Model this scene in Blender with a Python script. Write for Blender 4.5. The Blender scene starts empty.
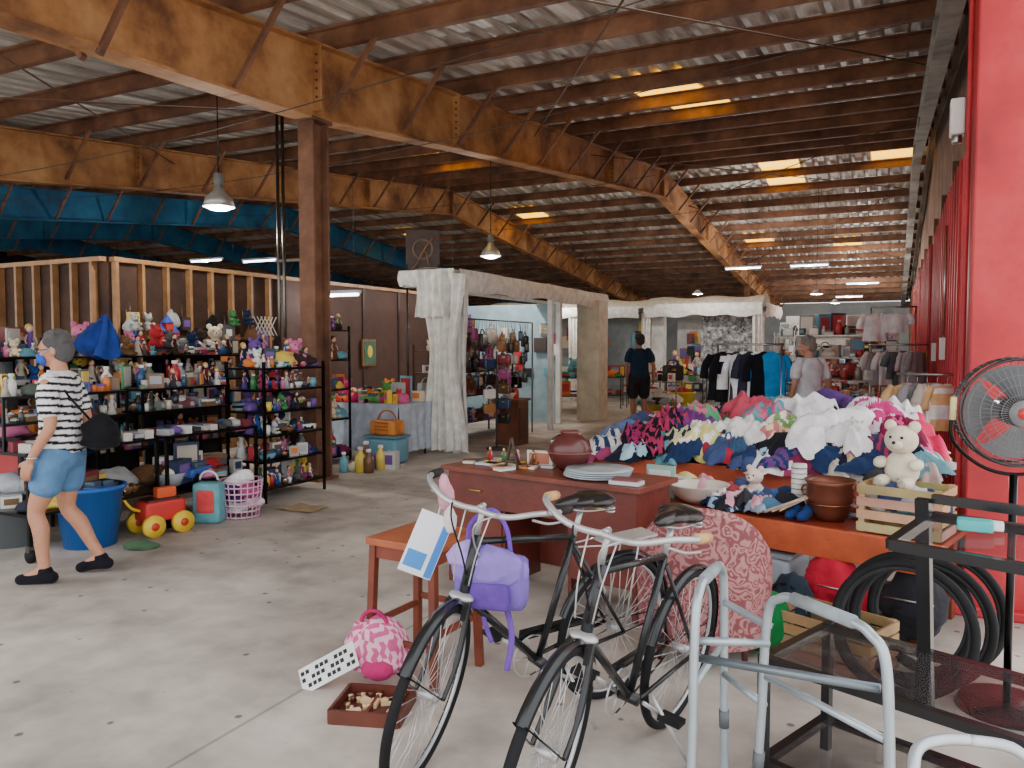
import bpy, bmesh, math, random
import numpy as np
from mathutils import Vector, Matrix, noise
random.seed(7)
sc=bpy.context.scene
pi=math.pi
def lin(c):
    r=[]
    for x in c[:3]:
        x=x/255.0
        r.append(x/12.92 if x<=0.04045 else ((x+0.055)/1.055)**2.4)
    return r
# ---------------------------------------------------------------- materials
MATS={}
def newmat(name):
    m=bpy.data.materials.new(name); m.use_nodes=True
    nt=m.node_tree
    return m,nt,nt.nodes,nt.links,nt.nodes['Principled BSDF']
def attr_mat(key,rough,metal=0,nscale=8,namt=.2,bump=0,bscale=60,spec=.5,sheen=0):
    m,nt,N,L,b=newmat(key)
    a=N.new('ShaderNodeAttribute'); a.attribute_name='Col'
    tc=N.new('ShaderNodeTexCoord')
    no=N.new('ShaderNodeTexNoise'); no.inputs['Scale'].default_value=nscale; no.inputs['Detail'].default_value=5
    L.new(tc.outputs['Object'],no.inputs['Vector'])
    mr=N.new('ShaderNodeMapRange'); mr.inputs[1].default_value=.3; mr.inputs[2].default_value=.7
    mr.inputs[3].default_value=1-namt; mr.inputs[4].default_value=1+namt*.6
    L.new(no.outputs['Fac'],mr.inputs[0])
    mx=N.new('ShaderNodeVectorMath'); mx.operation='SCALE'
    L.new(a.outputs['Color'],mx.inputs[0]); L.new(mr.outputs[0],mx.inputs['Scale'])
    L.new(mx.outputs[0],b.inputs['Base Color'])
    b.inputs['Roughness'].default_value=rough; b.inputs['Metallic'].default_value=metal
    b.inputs['Specular IOR Level'].default_value=spec
    if sheen: b.inputs['Sheen Weight'].default_value=sheen
    if bump:
        n2=N.new('ShaderNodeTexNoise'); n2.inputs['Scale'].default_value=bscale; n2.inputs['Detail'].default_value=4
        L.new(tc.outputs['Object'],n2.inputs['Vector'])
        bp=N.new('ShaderNodeBump'); bp.inputs['Strength'].default_value=bump; bp.inputs['Distance'].default_value=.02
        L.new(n2.outputs['Fac'],bp.inputs['Height']); L.new(bp.outputs['Normal'],b.inputs['Normal'])
    MATS[key]=m
attr_mat('matte',.75,nscale=5,namt=.2)
attr_mat('gloss',.25,nscale=3,namt=.08)
attr_mat('metal',.3,1,nscale=12,namt=.15)
attr_mat('alu',.38,.55,nscale=12,namt=.1)
attr_mat('cloth',.95,nscale=9,namt=.22,bump=.45,bscale=24,spec=.1,sheen=.05)
attr_mat('wood',.42,nscale=6,namt=.3,bump=.12,bscale=30)
attr_mat('plastic',.45,nscale=3,namt=.08)
attr_mat('rubber',.7,nscale=20,namt=.2,spec=.2)
attr_mat('skin',.55,nscale=25,namt=.08)
def rust_mat(key,c1,c2,c3,scale=1.2,rough=.75):
    m,nt,N,L,b=newmat(key)
    tc=N.new('ShaderNodeTexCoord')
    n1=N.new('ShaderNodeTexNoise'); n1.inputs['Scale'].default_value=scale; n1.inputs['Detail'].default_value=9; n1.inputs['Roughness'].default_value=.65
    L.new(tc.outputs['Object'],n1.inputs['Vector'])
    r=N.new('ShaderNodeValToRGB'); e=r.color_ramp.elements
    e[0].position=.35; e[0].color=lin(c1)+[1]; e[1].position=.68; e[1].color=lin(c3)+[1]
    x=e.new(.5); x.color=lin(c2)+[1]
    L.new(n1.outputs['Fac'],r.inputs['Fac']); L.new(r.outputs['Color'],b.inputs['Base Color'])
    b.inputs['Roughness'].default_value=rough
    MATS[key]=m
rust_mat('rust_ochre',(108,68,42),(166,116,70),(198,154,104),1.1)
rust_mat('rust_dark',(86,56,42),(120,82,60),(150,108,80),1.6)
rust_mat('blue_steel',(18,72,108),(26,98,142),(56,124,160),1.0)
rust_mat('grey_steel',(110,108,104),(150,148,142),(175,172,165),1.5)
rust_mat('red_paint',(146,24,34),(182,34,44),(204,66,72),.9,.55)
rust_mat('stud_back',(50,34,26),(70,48,36),(88,60,44),2)
rust_mat('stone_print',(40,40,44),(150,150,154),(240,240,240),9)
rust_mat('grey_wall',(150,160,165),(175,183,186),(190,195,196),.8)
rust_mat('dark_wall',(34,30,30),(48,42,40),(62,54,50),.8)
def concrete():
    m,nt,N,L,b=newmat('concrete')
    tc=N.new('ShaderNodeTexCoord')
    n1=N.new('ShaderNodeTexNoise'); n1.inputs['Scale'].default_value=.55; n1.inputs['Detail'].default_value=10; n1.inputs['Roughness'].default_value=.62
    n2=N.new('ShaderNodeTexNoise'); n2.inputs['Scale'].default_value=3.2; n2.inputs['Detail'].default_value=8
    vo=N.new('ShaderNodeTexVoronoi'); vo.inputs['Scale'].default_value=5.5
    for n in (n1,n2,vo): L.new(tc.outputs['Object'],n.inputs['Vector'])
    r=N.new('ShaderNodeValToRGB'); e=r.color_ramp.elements
    e[0].position=.36; e[0].color=lin((150,140,130))+[1]; e[1].position=.64; e[1].color=lin((216,205,193))+[1]
    L.new(n1.outputs['Fac'],r.inputs['Fac'])
    r2=N.new('ShaderNodeValToRGB'); e=r2.color_ramp.elements
    e[0].position=.3; e[0].color=(.66,.66,.66,1); e[1].position=.58; e[1].color=(1,1,1,1)
    L.new(n2.outputs['Fac'],r2.inputs['Fac'])
    r3=N.new('ShaderNodeValToRGB'); e=r3.color_ramp.elements
    e[0].position=.07; e[0].color=(.35,.32,.3,1); e[1].position=.11; e[1].color=(1,1,1,1)
    L.new(vo.outputs['Distance'],r3.inputs['Fac'])
    def mul(a,bb):
        x=N.new('ShaderNodeVectorMath'); x.operation='MULTIPLY'; L.new(a,x.inputs[0]); L.new(bb,x.inputs[1]); return x.outputs[0]
    col=mul(mul(r.outputs['Color'],r2.outputs['Color']),r3.outputs['Color'])
    sp=N.new('ShaderNodeSeparateXYZ'); L.new(tc.outputs['Object'],sp.inputs[0])
    def joint(sock,off,per):
        a=N.new('ShaderNodeMath'); a.operation='SUBTRACT'; a.inputs[1].default_value=off; L.new(sock,a.inputs[0])
        p=N.new('ShaderNodeMath'); p.operation='PINGPONG'; p.inputs[1].default_value=per/2; L.new(a.outputs[0],p.inputs[0])
        c=N.new('ShaderNodeMapRange'); c.inputs[1].default_value=.003; c.inputs[2].default_value=.014; c.inputs[3].default_value=.55; c.inputs[4].default_value=1
        L.new(p.outputs[0],c.inputs[0]); return c.outputs[0]
    jm=N.new('ShaderNodeMath'); jm.operation='MULTIPLY'
    L.new(joint(sp.outputs['X'],3.7,7),jm.inputs[0]); L.new(joint(sp.outputs['Y'],-.15,6),jm.inputs[1])
    sc_=N.new('ShaderNodeVectorMath'); sc_.operation='SCALE'; L.new(col,sc_.inputs[0]); L.new(jm.outputs[0],sc_.inputs['Scale'])
    L.new(sc_.outputs[0],b.inputs['Base Color'])
    b.inputs['Roughness'].default_value=.62
    bp=N.new('ShaderNodeBump'); bp.inputs['Strength'].default_value=.15; L.new(n2.outputs['Fac'],bp.inputs['Height']); L.new(bp.outputs['Normal'],b.inputs['Normal'])
    MATS['concrete']=m
concrete()
def roofmat():
    m,nt,N,L,b=newmat('corrugated')
    tc=N.new('ShaderNodeTexCoord'); mp=N.new('ShaderNodeMapping'); mp.inputs['Scale'].default_value=(2.6,.22,1)
    n1=N.new('ShaderNodeTexNoise'); n1.inputs['Scale'].default_value=1.5; n1.inputs['Detail'].default_value=8; n1.inputs['Roughness'].default_value=.7
    L.new(tc.outputs['Object'],mp.inputs['Vector']); L.new(mp.outputs[0],n1.inputs['Vector'])
    r=N.new('ShaderNodeValToRGB'); e=r.color_ramp.elements
    e[0].position=.3; e[0].color=lin((108,94,84))+[1]; e[1].position=.62; e[1].color=lin((230,230,226))+[1]
    x=e.new(.45); x.color=lin((172,168,161))+[1]
    L.new(n1.outputs['Fac'],r.inputs['Fac']); L.new(r.outputs['Color'],b.inputs['Base Color'])
    b.inputs['Roughness'].default_value=.5
    MATS['corrugated']=m
roofmat()
def emit(key,col,st):
    m,nt,N,L,b=newmat(key)
    b.inputs['Base Color'].default_value=lin(col)+[1]
    b.inputs['Emission Color'].default_value=lin(col)+[1]; b.inputs['Emission Strength'].default_value=st
    MATS[key]=m
emit('skylight',(255,190,40),3.6); emit('tube_light',(235,242,255),9); emit('lamp_glow',(225,240,245),1.6)
def glassmat():
    m,nt,N,L,b=newmat('smoked_glass')
    b.inputs['Base Color'].default_value=(.05,.04,.04,1); b.inputs['Roughness'].default_value=.03
    b.inputs['Alpha'].default_value=.4
    MATS['smoked_glass']=m
glassmat()
def floral():
    m,nt,N,L,b=newmat('mauve_paisley')
    tc=N.new('ShaderNodeTexCoord')
    vo=N.new('ShaderNodeTexVoronoi'); vo.inputs['Scale'].default_value=19; vo.feature='SMOOTH_F1'
    no=N.new('ShaderNodeTexNoise'); no.inputs['Scale'].default_value=12
    mx=N.new('ShaderNodeVectorMath'); mx.operation='MULTIPLY_ADD'; mx.inputs[1].default_value=(.1,.1,.1)
    L.new(no.outputs['Color'],mx.inputs[0]); L.new(tc.outputs['Object'],mx.inputs[2]); L.new(tc.outputs['Object'],no.inputs['Vector'])
    L.new(mx.outputs[0],vo.inputs['Vector'])
    w=N.new('ShaderNodeMath'); w.operation='MULTIPLY'; w.inputs[1].default_value=24; L.new(vo.outputs['Distance'],w.inputs[0])
    s=N.new('ShaderNodeMath'); s.operation='SINE'; L.new(w.outputs[0],s.inputs[0])
    r=N.new('ShaderNodeValToRGB'); e=r.color_ramp.elements
    e[0].position=.2; e[0].color=lin((124,60,64))+[1]; e[1].position=.75; e[1].color=lin((172,118,116))+[1]
    mr=N.new('ShaderNodeMapRange'); mr.inputs[1].default_value=-1; L.new(s.outputs[0],mr.inputs[0])
    L.new(mr.outputs[0],r.inputs['Fac']); L.new(r.outputs['Color'],b.inputs['Base Color']); b.inputs['Roughness'].default_value=.6
    MATS['mauve_paisley']=m
floral()
# ---------------------------------------------------------------- mesh builder
_ico={}
def ico(n):
    if n not in _ico:
        bm=bmesh.new(); bmesh.ops.create_icosphere(bm,subdivisions=n,radius=1)
        v=np.array([x.co[:] for x in bm.verts]); f=[[q.index for q in p.verts] for p in bm.faces]; bm.free(); _ico[n]=(v,f)
    return _ico[n]
def RZ(a): return Matrix.Rotation(a,4,'Z')
def T(x,y,z=0): return Matrix.Translation((x,y,z))
def FR(x,y,z=0,deg=0): return T(x,y,z)@RZ(math.radians(deg))
P0=(-2.31,9.2); TH=-26
BM=FR(P0[0],P0[1],0,TH)
def catmull(pts,k=6,closed=False):
    P=[Vector(p) for p in pts]; n=len(P); out=[]
    rng=n if closed else n-1
    for i in range(rng):
        p0=P[(i-1)%n] if closed or i>0 else P[0]; p1=P[i]; p2=P[(i+1)%n]
        p3=P[(i+2)%n] if closed or i+2<n else P[-1]
        for j in range(k):
            t=j/k
            out.append(.5*((2*p1)+(p2-p0)*t+(2*p0-5*p1+4*p2-p3)*t*t+(3*p1-p0-3*p2+p3)*t**3))
    if not closed: out.append(P[-1])
    return out
class MB:
    def __init__(s,M=None): s.v=[];s.n=0;s.f=[];s.c=[];s.mi=[];s.sm=[];s.mats=[];s.M=M.copy() if M else Matrix()
    def add(s,V,F,col=(128,128,128),mat='matte',smooth=True,cols=None):
        V=np.asarray(V,float).reshape(-1,3); A=np.array(s.M)
        V=V@A[:3,:3].T+A[:3,3]
        if mat not in s.mats: s.mats.append(mat)
        k=s.mats.index(mat); o=s.n; lc=lin(col)
        for i,f in enumerate(F):
            s.f.append([q+o for q in f]); s.mi.append(k); s.sm.append(smooth)
            s.c.append(lin(cols[i]) if cols else lc)
        s.v.append(V); s.n+=len(V)
    def box(s,c,d,col=(128,128,128),mat='matte',rz=0,R=None):
        x,y,z=[q/2 for q in d]
        V=np.array([[-x,-y,-z],[x,-y,-z],[x,y,-z],[-x,y,-z],[-x,-y,z],[x,-y,z],[x,y,z],[-x,y,z]])
        if R is None: R=Matrix.Rotation(rz,3,'Z')
        V=V@np.array(R.to_3x3()).T+np.array(c)
        s.add(V,[[0,3,2,1],[4,5,6,7],[0,1,5,4],[1,2,6,5],[2,3,7,6],[3,0,4,7]],col,mat,False)
    def rbox(s,c,d,col=(128,128,128),mat='matte',rz=0,R=None,b=.18):
        v,f=ico(3); e=b*2
        q=np.sign(v)*np.abs(v)**e
        q=q/np.max(np.abs(q),axis=1,keepdims=True)*(np.max(np.abs(v),axis=1,keepdims=True)**.12)
        V=q*np.array(d)/2
        if R is None: R=Matrix.Rotation(rz,3,'Z')
        V=V@np.array(R.to_3x3()).T+np.array(c); s.add(V,f,col,mat)
    def beam(s,p0,p1,w,h,col=(128,128,128),mat='matte',up=(0,0,1)):
        p0=Vector(p0);p1=Vector(p1);d=(p1-p0);L=d.length;d.normalize();u=Vector(up)
        x=d.cross(u)
        if x.length<1e-4: x=d.cross(Vector((1,0,0)))
        x.normalize();y=x.cross(d)
        V=[]
        for p in (p0,p1):
            for a,b_ in((-1,-1),(1,-1),(1,1),(-1,1)): V.append(p+x*a*w/2+y*b_*h/2)
        s.add([list(q) for q in V],[[3,2,1,0],[4,5,6,7],[0,1,5,4],[1,2,6,5],[2,3,7,6],[3,0,4,7]],col,mat,False)
    def tube(s,pts,r,col=(128,128,128),mat='matte',n=8,closed=False,caps=True):
        P=[Vector(p) for p in pts]; m=len(P)
        rs=r if isinstance(r,(list,tuple)) else [r]*m
        V=[];u=None
        for i in range(m):
            if closed: t=P[(i+1)%m]-P[i-1]
            else: t=P[min(i+1,m-1)]-P[max(i-1,0)]
            if t.length<1e-9: t=Vector((0,0,1))
            t.normalize()
            if u is None: u=t.orthogonal().normalized()
            else:
                u=(u-t*u.dot(t)); u=u.normalized() if u.length>1e-6 else t.orthogonal().normalized()
            w=t.cross(u)
            for j in range(n):
                a=2*pi*j/n; V.append(list(P[i]+(u*math.cos(a)+w*math.sin(a))*rs[i]))
        F=[]
        for i in range(m if closed else m-1):
            for j in range(n):
                a=i*n+j;b=i*n+(j+1)%n;c=((i+1)%m)*n+(j+1)%n;d=((i+1)%m)*n+j
                F.append([a,b,c,d])
        if caps and not closed:
            F.append(list(range(n))[::-1]); F.append([(m-1)*n+j for j in range(n)])
        s.add(V,F,col,mat,True)
    def cyl(s,p0,p1,r,col=(128,128,128),mat='matte',n=12,r1=None):
        s.tube([p0,p1],[r,r if r1 is None else r1],col,mat,n)
    def sph(s,c,r,col=(128,128,128),mat='matte',n=3,R=None):
        v,f=ico(n); r=r if isinstance(r,(tuple,list)) else (r,r,r)
        V=v*np.array(r)
        if R is not None: V=V@np.array(R.to_3x3()).T
        s.add(V+np.array(c),f,col,mat)
    def lathe(s,c,prof,col=(128,128,128),mat='matte',n=20,R=None):
        V=[];F=[]
        for r,z in prof:
            for j in range(n):
                a=2*pi*j/n; V.append((r*math.cos(a),r*math.sin(a),z))
        for i in range(len(prof)-1):
            for j in range(n): F.append([i*n+j,i*n+(j+1)%n,(i+1)*n+(j+1)%n,(i+1)*n+j])
        V=np.array(V)
        if R is not None: V=V@np.array(R.to_3x3()).T
        s.add(V+np.array(c),F,col,mat)
    def torus(s,c,R,r,col=(20,20,20),mat='rubber',ax='y',a0=0,a1=2*pi,n=48,m=8):
        full=abs(a1-a0-2*pi)<1e-6; pts=[]
        k=n if full else n+1
        for i in range(k):
            a=a0+(a1-a0)*i/n; x,y=R*math.cos(a),R*math.sin(a)
            p={'y':(x,0,y),'z':(x,y,0),'x':(0,x,y)}[ax]; pts.append((c[0]+p[0],c[1]+p[1],c[2]+p[2]))
        s.tube(pts,r,col,mat,m,closed=full)
    def cloth(s,c,r,col,seed=0,amp=.3,n=3,rz=0,pat=None,mat='cloth'):
        v,f=ico(n); rs=np.random.RandomState(seed)
        k=rs.randn(4,3)*np.array([[1.3],[2.0],[3.2],[5]]); ph=rs.rand(4)*6.28; w=rs.randn(3,3)*1.2
        q=v+.3*np.sin(v@w.T+ph[0])
        d=sum(a*(1-np.abs(np.sin(q@k[i]+ph[i]))) for i,a in enumerate((.7,.5,.25,.12)))
        V=v*(1-amp*.6+amp*d)[:,None]
        V[:,2]=np.where(V[:,2]<0,V[:,2]*.5,V[:,2])
        V=V*np.array(r); R=np.array(Matrix.Rotation(rz,3,'Z')); V=V@R.T+np.array(c)
        cols=None
        if pat:
            cols=[]
            for p in f:
                m=v[p].mean(0)
                if pat[0]=='stripe': t=math.sin(m[0]*pat[2]+m[2]*2)>0.2
                elif pat[0]=='check': t=(math.sin(m[0]*pat[2])*math.sin(m[1]*pat[2]))>0
                else: t=noise.noise(Vector(m*pat[2]))>.08
                cols.append(pat[1] if t else col)
        s.add(V,f,col,mat,True,cols)
    def patch(s,cx,cy,R,rot,col,zfn,seed,lift=.02,asp=.7,pat=None,drop=.07,fold=.035,nr=11,na=40):
        # a crumpled garment lying on the height-field zfn; outline has sleeve-like lobes
        rs=np.random.RandomState(seed); ph=rs.rand(8)*6.28; k=rs.randn(3,2)*np.array([[13],[22],[36]])
        V=[(0,0,0)];
        for i in range(1,nr+1):
            for j in range(na):
                a=2*pi*j/na; t=i/nr
                rr=R*t*(1+.28*math.sin(2*a+ph[0])+.22*math.sin(3*a+ph[1])+.14*math.sin(5*a+ph[2])+.05*math.sin(9*a+ph[6]))
                V.append((rr*math.cos(a),rr*math.sin(a)*asp,t))
        V=np.array(V); c_,s_=math.cos(rot),math.sin(rot)
        X=V[:,0]*c_-V[:,1]*s_; Y=V[:,0]*s_+V[:,1]*c_
        P=np.stack([X,Y],1); wv=P+.02*np.sin(P*22+ph[3])
        F_=sum(w*(1-np.abs(np.sin(wv@k[i]+ph[4+i]))) for i,w in enumerate((1,.7,.4)))*fold
        Z=np.array([zfn(cx+x,cy+y) for x,y in P])+lift+F_+.015*(1-V[:,2]**2)-drop*V[:,2]**5
        W=np.stack([cx+X,cy+Y,Z],1)
        F=[[0,1+j,1+(j+1)%na] for j in range(na)]
        for i in range(nr-1):
            for j in range(na): F.append([1+i*na+j,1+(i+1)*na+j,1+(i+1)*na+(j+1)%na,1+i*na+(j+1)%na])
        cols=None
        if pat:
            cols=[]
            for f in F:
                x,y=P[f].mean(0)
                if pat[0]=='stripe': t=math.sin((x*c_+y*s_)*pat[2]*16)>.2
                else: t=noise.noise(Vector((x*pat[2]*9,y*pat[2]*9,seed)))>.04
                cols.append(pat[1] if t else col)
        s.add(W,F,col,'cloth',True,cols)
    def sheet(s,fn,nu,nv,col,mat='cloth',cols=None):
        V=[fn(i/nu,j/nv) for j in range(nv+1) for i in range(nu+1)]
        F=[[j*(nu+1)+i,j*(nu+1)+i+1,(j+1)*(nu+1)+i+1,(j+1)*(nu+1)+i] for j in range(nv) for i in range(nu)]
        s.add(V,F,col,mat,True,cols)
    def obj(s,name,parent=None,bevel=0,M=None):
        me=bpy.data.meshes.new(name)
        V=np.concatenate(s.v)
        if M is not None:
            A=np.array(M.inverted()); V=V@A[:3,:3].T+A[:3,3]
        me.from_pydata(V.tolist(),[],s.f)
        for m in s.mats: me.materials.append(MATS[m])
        me.polygons.foreach_set('material_index',s.mi); me.polygons.foreach_set('use_smooth',s.sm)
        ca=me.color_attributes.new('Col','FLOAT_COLOR','CORNER')
        lt=np.array([len(f) for f in s.f]); cc=np.ones((len(s.f),4)); cc[:,:3]=np.array(s.c)
        ca.data.foreach_set('color',np.repeat(cc,lt,axis=0).ravel())
        me.update()
        o=bpy.data.objects.new(name,me); sc.collection.objects.link(o)
        if M is not None: o.matrix_world=M
        if parent: o.parent=parent
        if bevel:
            b=o.modifiers.new('b','BEVEL'); b.width=bevel; b.segments=2; b.limit_method='ANGLE'
        return o
# ---------------------------------------------------------------- camera
cam=bpy.data.cameras.new('camera'); co=bpy.data.objects.new('camera',cam); sc.collection.objects.link(co)
cam.sensor_width=36; cam.lens=36*780/1024; co.location=(0,0,1.58); co.rotation_euler=(math.radians(90-2.79),0,0)
cam.clip_start=.05; cam.clip_end=300
sc.camera=co
# ---------------------------------------------------------------- building
def zr(s): return 5.05+.105*s if s<=15 else 6.625-.1*(s-15)
mb=MB(BM); mb.add([(-60,-45,0),(45,-45,0),(45,60,0),(-60,60,0)],[[0,1,2,3]],mat='concrete',smooth=False); mb.obj('floor',M=BM)
mb=MB(BM); V=[];F=[]
cs=[];c=-36.2
while c<7.3:
    cs+= [(c,0),(c+.16,0),(c+.2,.05),(c+.28,.05)]; c+=.32
ss=[-7.6,15,42.2]
for s_ in ss:
    for (cc,h) in cs: V.append((cc,s_,zr(s_)+.24+h))
n=len(cs)
for i in range(2):
    for j in range(n-1): F.append([i*n+j,i*n+j+1,(i+1)*n+j+1,(i+1)*n+j])
mb.add(V,F,mat='corrugated',smooth=False); mb.obj('ceiling',M=BM)
mb=MB(BM); s_=-7.3
while s_<41.5:
    z=zr(s_)
    mb.box((-14.5,s_,z+.12),(42.6,.02,.2),mat='rust_dark'); mb.box((-14.5,s_+.04,z+.02),(42.6,.09,.02),mat='rust_dark'); mb.box((-14.5,s_-.04,z+.21),(42.6,.09,.02),mat='rust_dark')
    s_+=1.5
mb.obj('roof_purlins',M=BM)
def rafter(c,mat,name,dep=.8,w=.26,br=True):
    mb=MB(BM)
    segs=[(-7.6,0,.5,1.06),(0,3.2,1.06,1.0),(3.2,15,1.0,.95),(15,30,.95,.95),(30,42,.95,.6)]
    for a,b,da,db in segs:
        za,zb=zr(a),zr(b); da*=dep; db*=dep
        mb.add([(c-.012,a,za),(c+.012,a,za),(c+.012,a,za-da),(c-.012,a,za-da),(c-.012,b,zb),(c+.012,b,zb),(c+.012,b,zb-db),(c-.012,b,zb-db)],
               [[0,3,7,4],[1,5,6,2],[0,1,2,3],[4,7,6,5]],mat=mat,smooth=False)
        mb.beam((c,a,za),(c,b,zb),w,.025,mat=mat); mb.beam((c,a,za-da),(c,b,zb-db),w,.03,mat=mat)
    for s_ in (0,3.2,10.5,15,21,30):
        mb.box((c,s_,zr(s_)-dep*.48),(w*.95,.03,dep*.93),mat=mat)
        if br:
            for q in range(6): mb.cyl((c+w*.3,s_-.02,zr(s_)-dep*(.15+.12*q)),(c+w*.3,s_-.035,zr(s_)-dep*(.15+.12*q)),.015,(90,60,40),'matte',6)
    s_=-5.8
    while s_<40 and br:
        z=zr(s_)
        for sd in (-1,1):
            mb.beam((c+sd*.1,s_,z-dep*.93),(c+sd*.75,s_,z+.03),.05,.05,mat='rust_dark')
        s_+=1.5
    mb.obj(name,M=BM)
for c,m in ((0,'rust_ochre'),(-7,'rust_ochre'),(-14,'blue_steel'),(-21,'blue_steel'),(-28,'blue_steel')): rafter(c,m,'roof_rafter')
rafter(6.56,'grey_steel','roof_rafter',.35,.2,False)
def icol(c,s_,h,mat,name,w=.22,d=.25):
    mb=MB(BM)
    mb.box((c,s_,h/2),(.02,d,h),mat=mat); mb.box((c,s_-d/2,h/2),(w,.03,h),mat=mat); mb.box((c,s_+d/2,h/2),(w,.03,h),mat=mat)
    mb.box((c,s_,.02),(w+.12,d+.12,.04),mat=mat); mb.box((c,s_,h-.02),(w+.06,d+.1,.04),mat=mat)
    mb.obj(name,M=BM)
icol(0,0,4.2,'rust_dark','steel_column'); icol(-7,0,4.2,'rust_dark','steel_column')
icol(0,30,4.35,'rust_dark','steel_column'); icol(-7,30,4.35,'rust_dark','steel_column'); icol(-14,0,4.2,'blue_steel','steel_column')
mb=MB(BM)
for dc,ds in ((-.55,.0),(-.45,-.02)): mb.cyl((dc,ds,0),(dc,ds,4.5),.02,(110,105,98),'metal')
for z in (1.2,2.6,4.0): mb.beam((-.6,0,z),(-.14,0,z),.03,.03,(90,80,70),'metal')
mb.obj('conduit_pipes',M=BM)
mb=MB(BM)
def rod(a,b,r=.012,col=(95,66,50)): mb.cyl(a,b,r,col,'matte',6)
for (c1,s1,c2,s2) in ((.1,-6,6.4,4.5),(6.4,-4.5,.1,6),(.1,9,6.4,18),(6.4,9,.1,18),(.1,18,6.4,28),(6.4,18,.1,28),(-.1,-5,-6.9,4),(-6.9,-5,-.1,4),(-.1,9,-6.9,18)):
    rod((c1,s1,zr(s1)-.25),(c2,s2,zr(s2)-.25))
for s_ in (-1.5,1.2,8,16):
    pts=[(6.4-(6.6+12)*t, s_+t*1.5, zr(s_)-.5-.5*math.sin(pi*t)) for t in [i/16 for i in range(17)]]
    mb.tube(pts,.006,(60,55,50),'matte',5)
mb.obj('roof_brace_rods',M=BM)
mb=MB(BM)
for c,s_ in ((2.6,5.45),(2.8,6.95),(-1.6,5.45),(-2.2,14.45),(3.1,15.95),(3.1,17.45),(6.0,15.95),(-4.2,9.95),(1.2,24.95),(4.4,26.45),(-6,18.95),(-10,12.95),(-12,20.45)):
    mb.box((c,s_,zr(s_)+.225),(1.05,1.3,.012),mat='skylight',R=Matrix.Rotation(math.atan(.105 if s_<15 else -.1),3,'X'))
mb.obj('skylight_panels',M=BM)
def lamp(p,e,name,col=(1,.95,.88)):
    l=bpy.data.lights.new(name,'POINT'); l.energy=e; l.color=col; l.shadow_soft_size=.04
    o=bpy.data.objects.new(name,l); sc.collection.objects.link(o); o.location=p
def tube_fix(c,s_,z,L=1.2,e=0):
    mb=MB(BM@T(c,s_,z)); mb.box((0,0,.05),(L,.12,.05),(220,220,220)); mb.cyl((-L/2+.03,0,0),(L/2-.03,0,0),.025,mat='tube_light')
    for sx in (-.4,.4): mb.cyl((sx*L,0,.07),(sx*L,0,zr(s_)-z),.004,(80,80,80),'metal',5)
    mb.obj('fluorescent_light',M=BM)
    if e: lamp(BM@Vector((c,s_,z-.08)),e,'fluorescent_bulb')
for a in ((-2.6,3.5,2.45,1.2,18),(1.5,20,4.2,1.2,300),(3.6,20,4.2,1.2,160),(5.0,26,4.0,1.2,380),(-11.5,9,4.0,1.2,120),(-9.5,9,3.9,1.2,0),(-14,12,3.9,1.2,0),(4.2,33,3.9,1.2,500)): tube_fix(*a)  # the two fixtures farthest back are added to brighten that end of the hall
def fill_pendant(c,s_,z,e):  # lamps added low to brighten booths and aisle; shade and cord are invented
    mb=MB(BM@T(c,s_,z)); mb.lathe((0,0,0),[(.02,.12),(.05,.1),(.13,.0),(.12,0),(.04,.09)],(230,230,225),'plastic',16); mb.sph((0,0,.02),.035,mat='lamp_glow',n=2); mb.cyl((0,0,.12),(0,0,zr(s_)-z),.004,(40,40,40),n=5)
    mb.obj('added_fill_lamp',M=BM); lamp(BM@Vector((c,s_,z-.06)),e,'added_fill_light')
for a in ((-1.3,5.4,2.3,30),(-2.4,13.0,2.9,90),(1.6,12.8,2.9,90),(4.6,10.9,2.7,70),(4.6,16.9,2.8,100)): fill_pendant(*a)
def highbay(x,y,z,zt,e):
    mb=MB(T(x,y,z)); mb.lathe((0,0,0),[(.0,.28),(.05,.28),(.07,.2),(.16,.12),(.2,.0),(.19,0),(.15,.11),(.05,.19)],(185,185,180),'alu')
    mb.lathe((0,0,0),[(.19,.01),(.12,-.03),(.0,-.05)],mat='lamp_glow'); mb.cyl((0,0,.27),(0,0,.42),.06,(120,120,120)); mb.cyl((0,0,.4),(0,0,zt-z),.008,(50,50,50),'metal',6)
    mb.obj('high_bay_lamp'); lamp((x,y,z-.12),e,'high_bay_bulb')
highbay(-3.72,10,3.34,4.9,120); highbay(-.42,15.5,3.35,5.6,150)
mb=MB(BM); mb.box((-14.5,42,2.05),(43.2,.2,4.1),mat='grey_wall'); mb.obj('wall_back',M=BM)
def gable(c,s0,s1,mat):
    mb=MB(BM); ks=[s0,15,s1]; V=[]
    for dc in (-.04,.04):
        for s_ in ks: V+= [(c+dc,s_,0),(c+dc,s_,zr(s_)+.24)]
    n=len(ks)*2; F=[]
    for b in (0,n):
        for i in range(len(ks)-1): F.append([b+2*i,b+2*i+2,b+2*i+3,b+2*i+1])
    F.append([0,1,n+1,n]); mb.add(V,F,mat=mat,smooth=False); return mb
mb=gable(-36.1,-8,42,'dark_wall'); mb.obj('wall_left',M=BM)
mb=gable(7.0,.4,42,'rust_dark')
s_=.6
while s_<40:
    mb.box((6.92,s_,2.2),(.1,.12,4.4),mat='rust_dark'); s_+=3
mb.obj('wall_right',M=BM)
mb=MB(BM)
for a,b,h,o in ((1.0,4.2,3.3,0),(4.4,7.4,3.4,.04),(7.8,12,3.3,.0),(12.5,20,3.3,.0)):
    mb.box((6.7+o,(a+b)/2,h/2),(.1,b-a,h),mat='red_paint')
    k=a+.1
    while k<b: mb.box((6.64+o,k,h/2),(.02,.05,h),mat='red_paint'); k+=.35
mb.obj('red_door_panels',M=BM)
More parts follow.
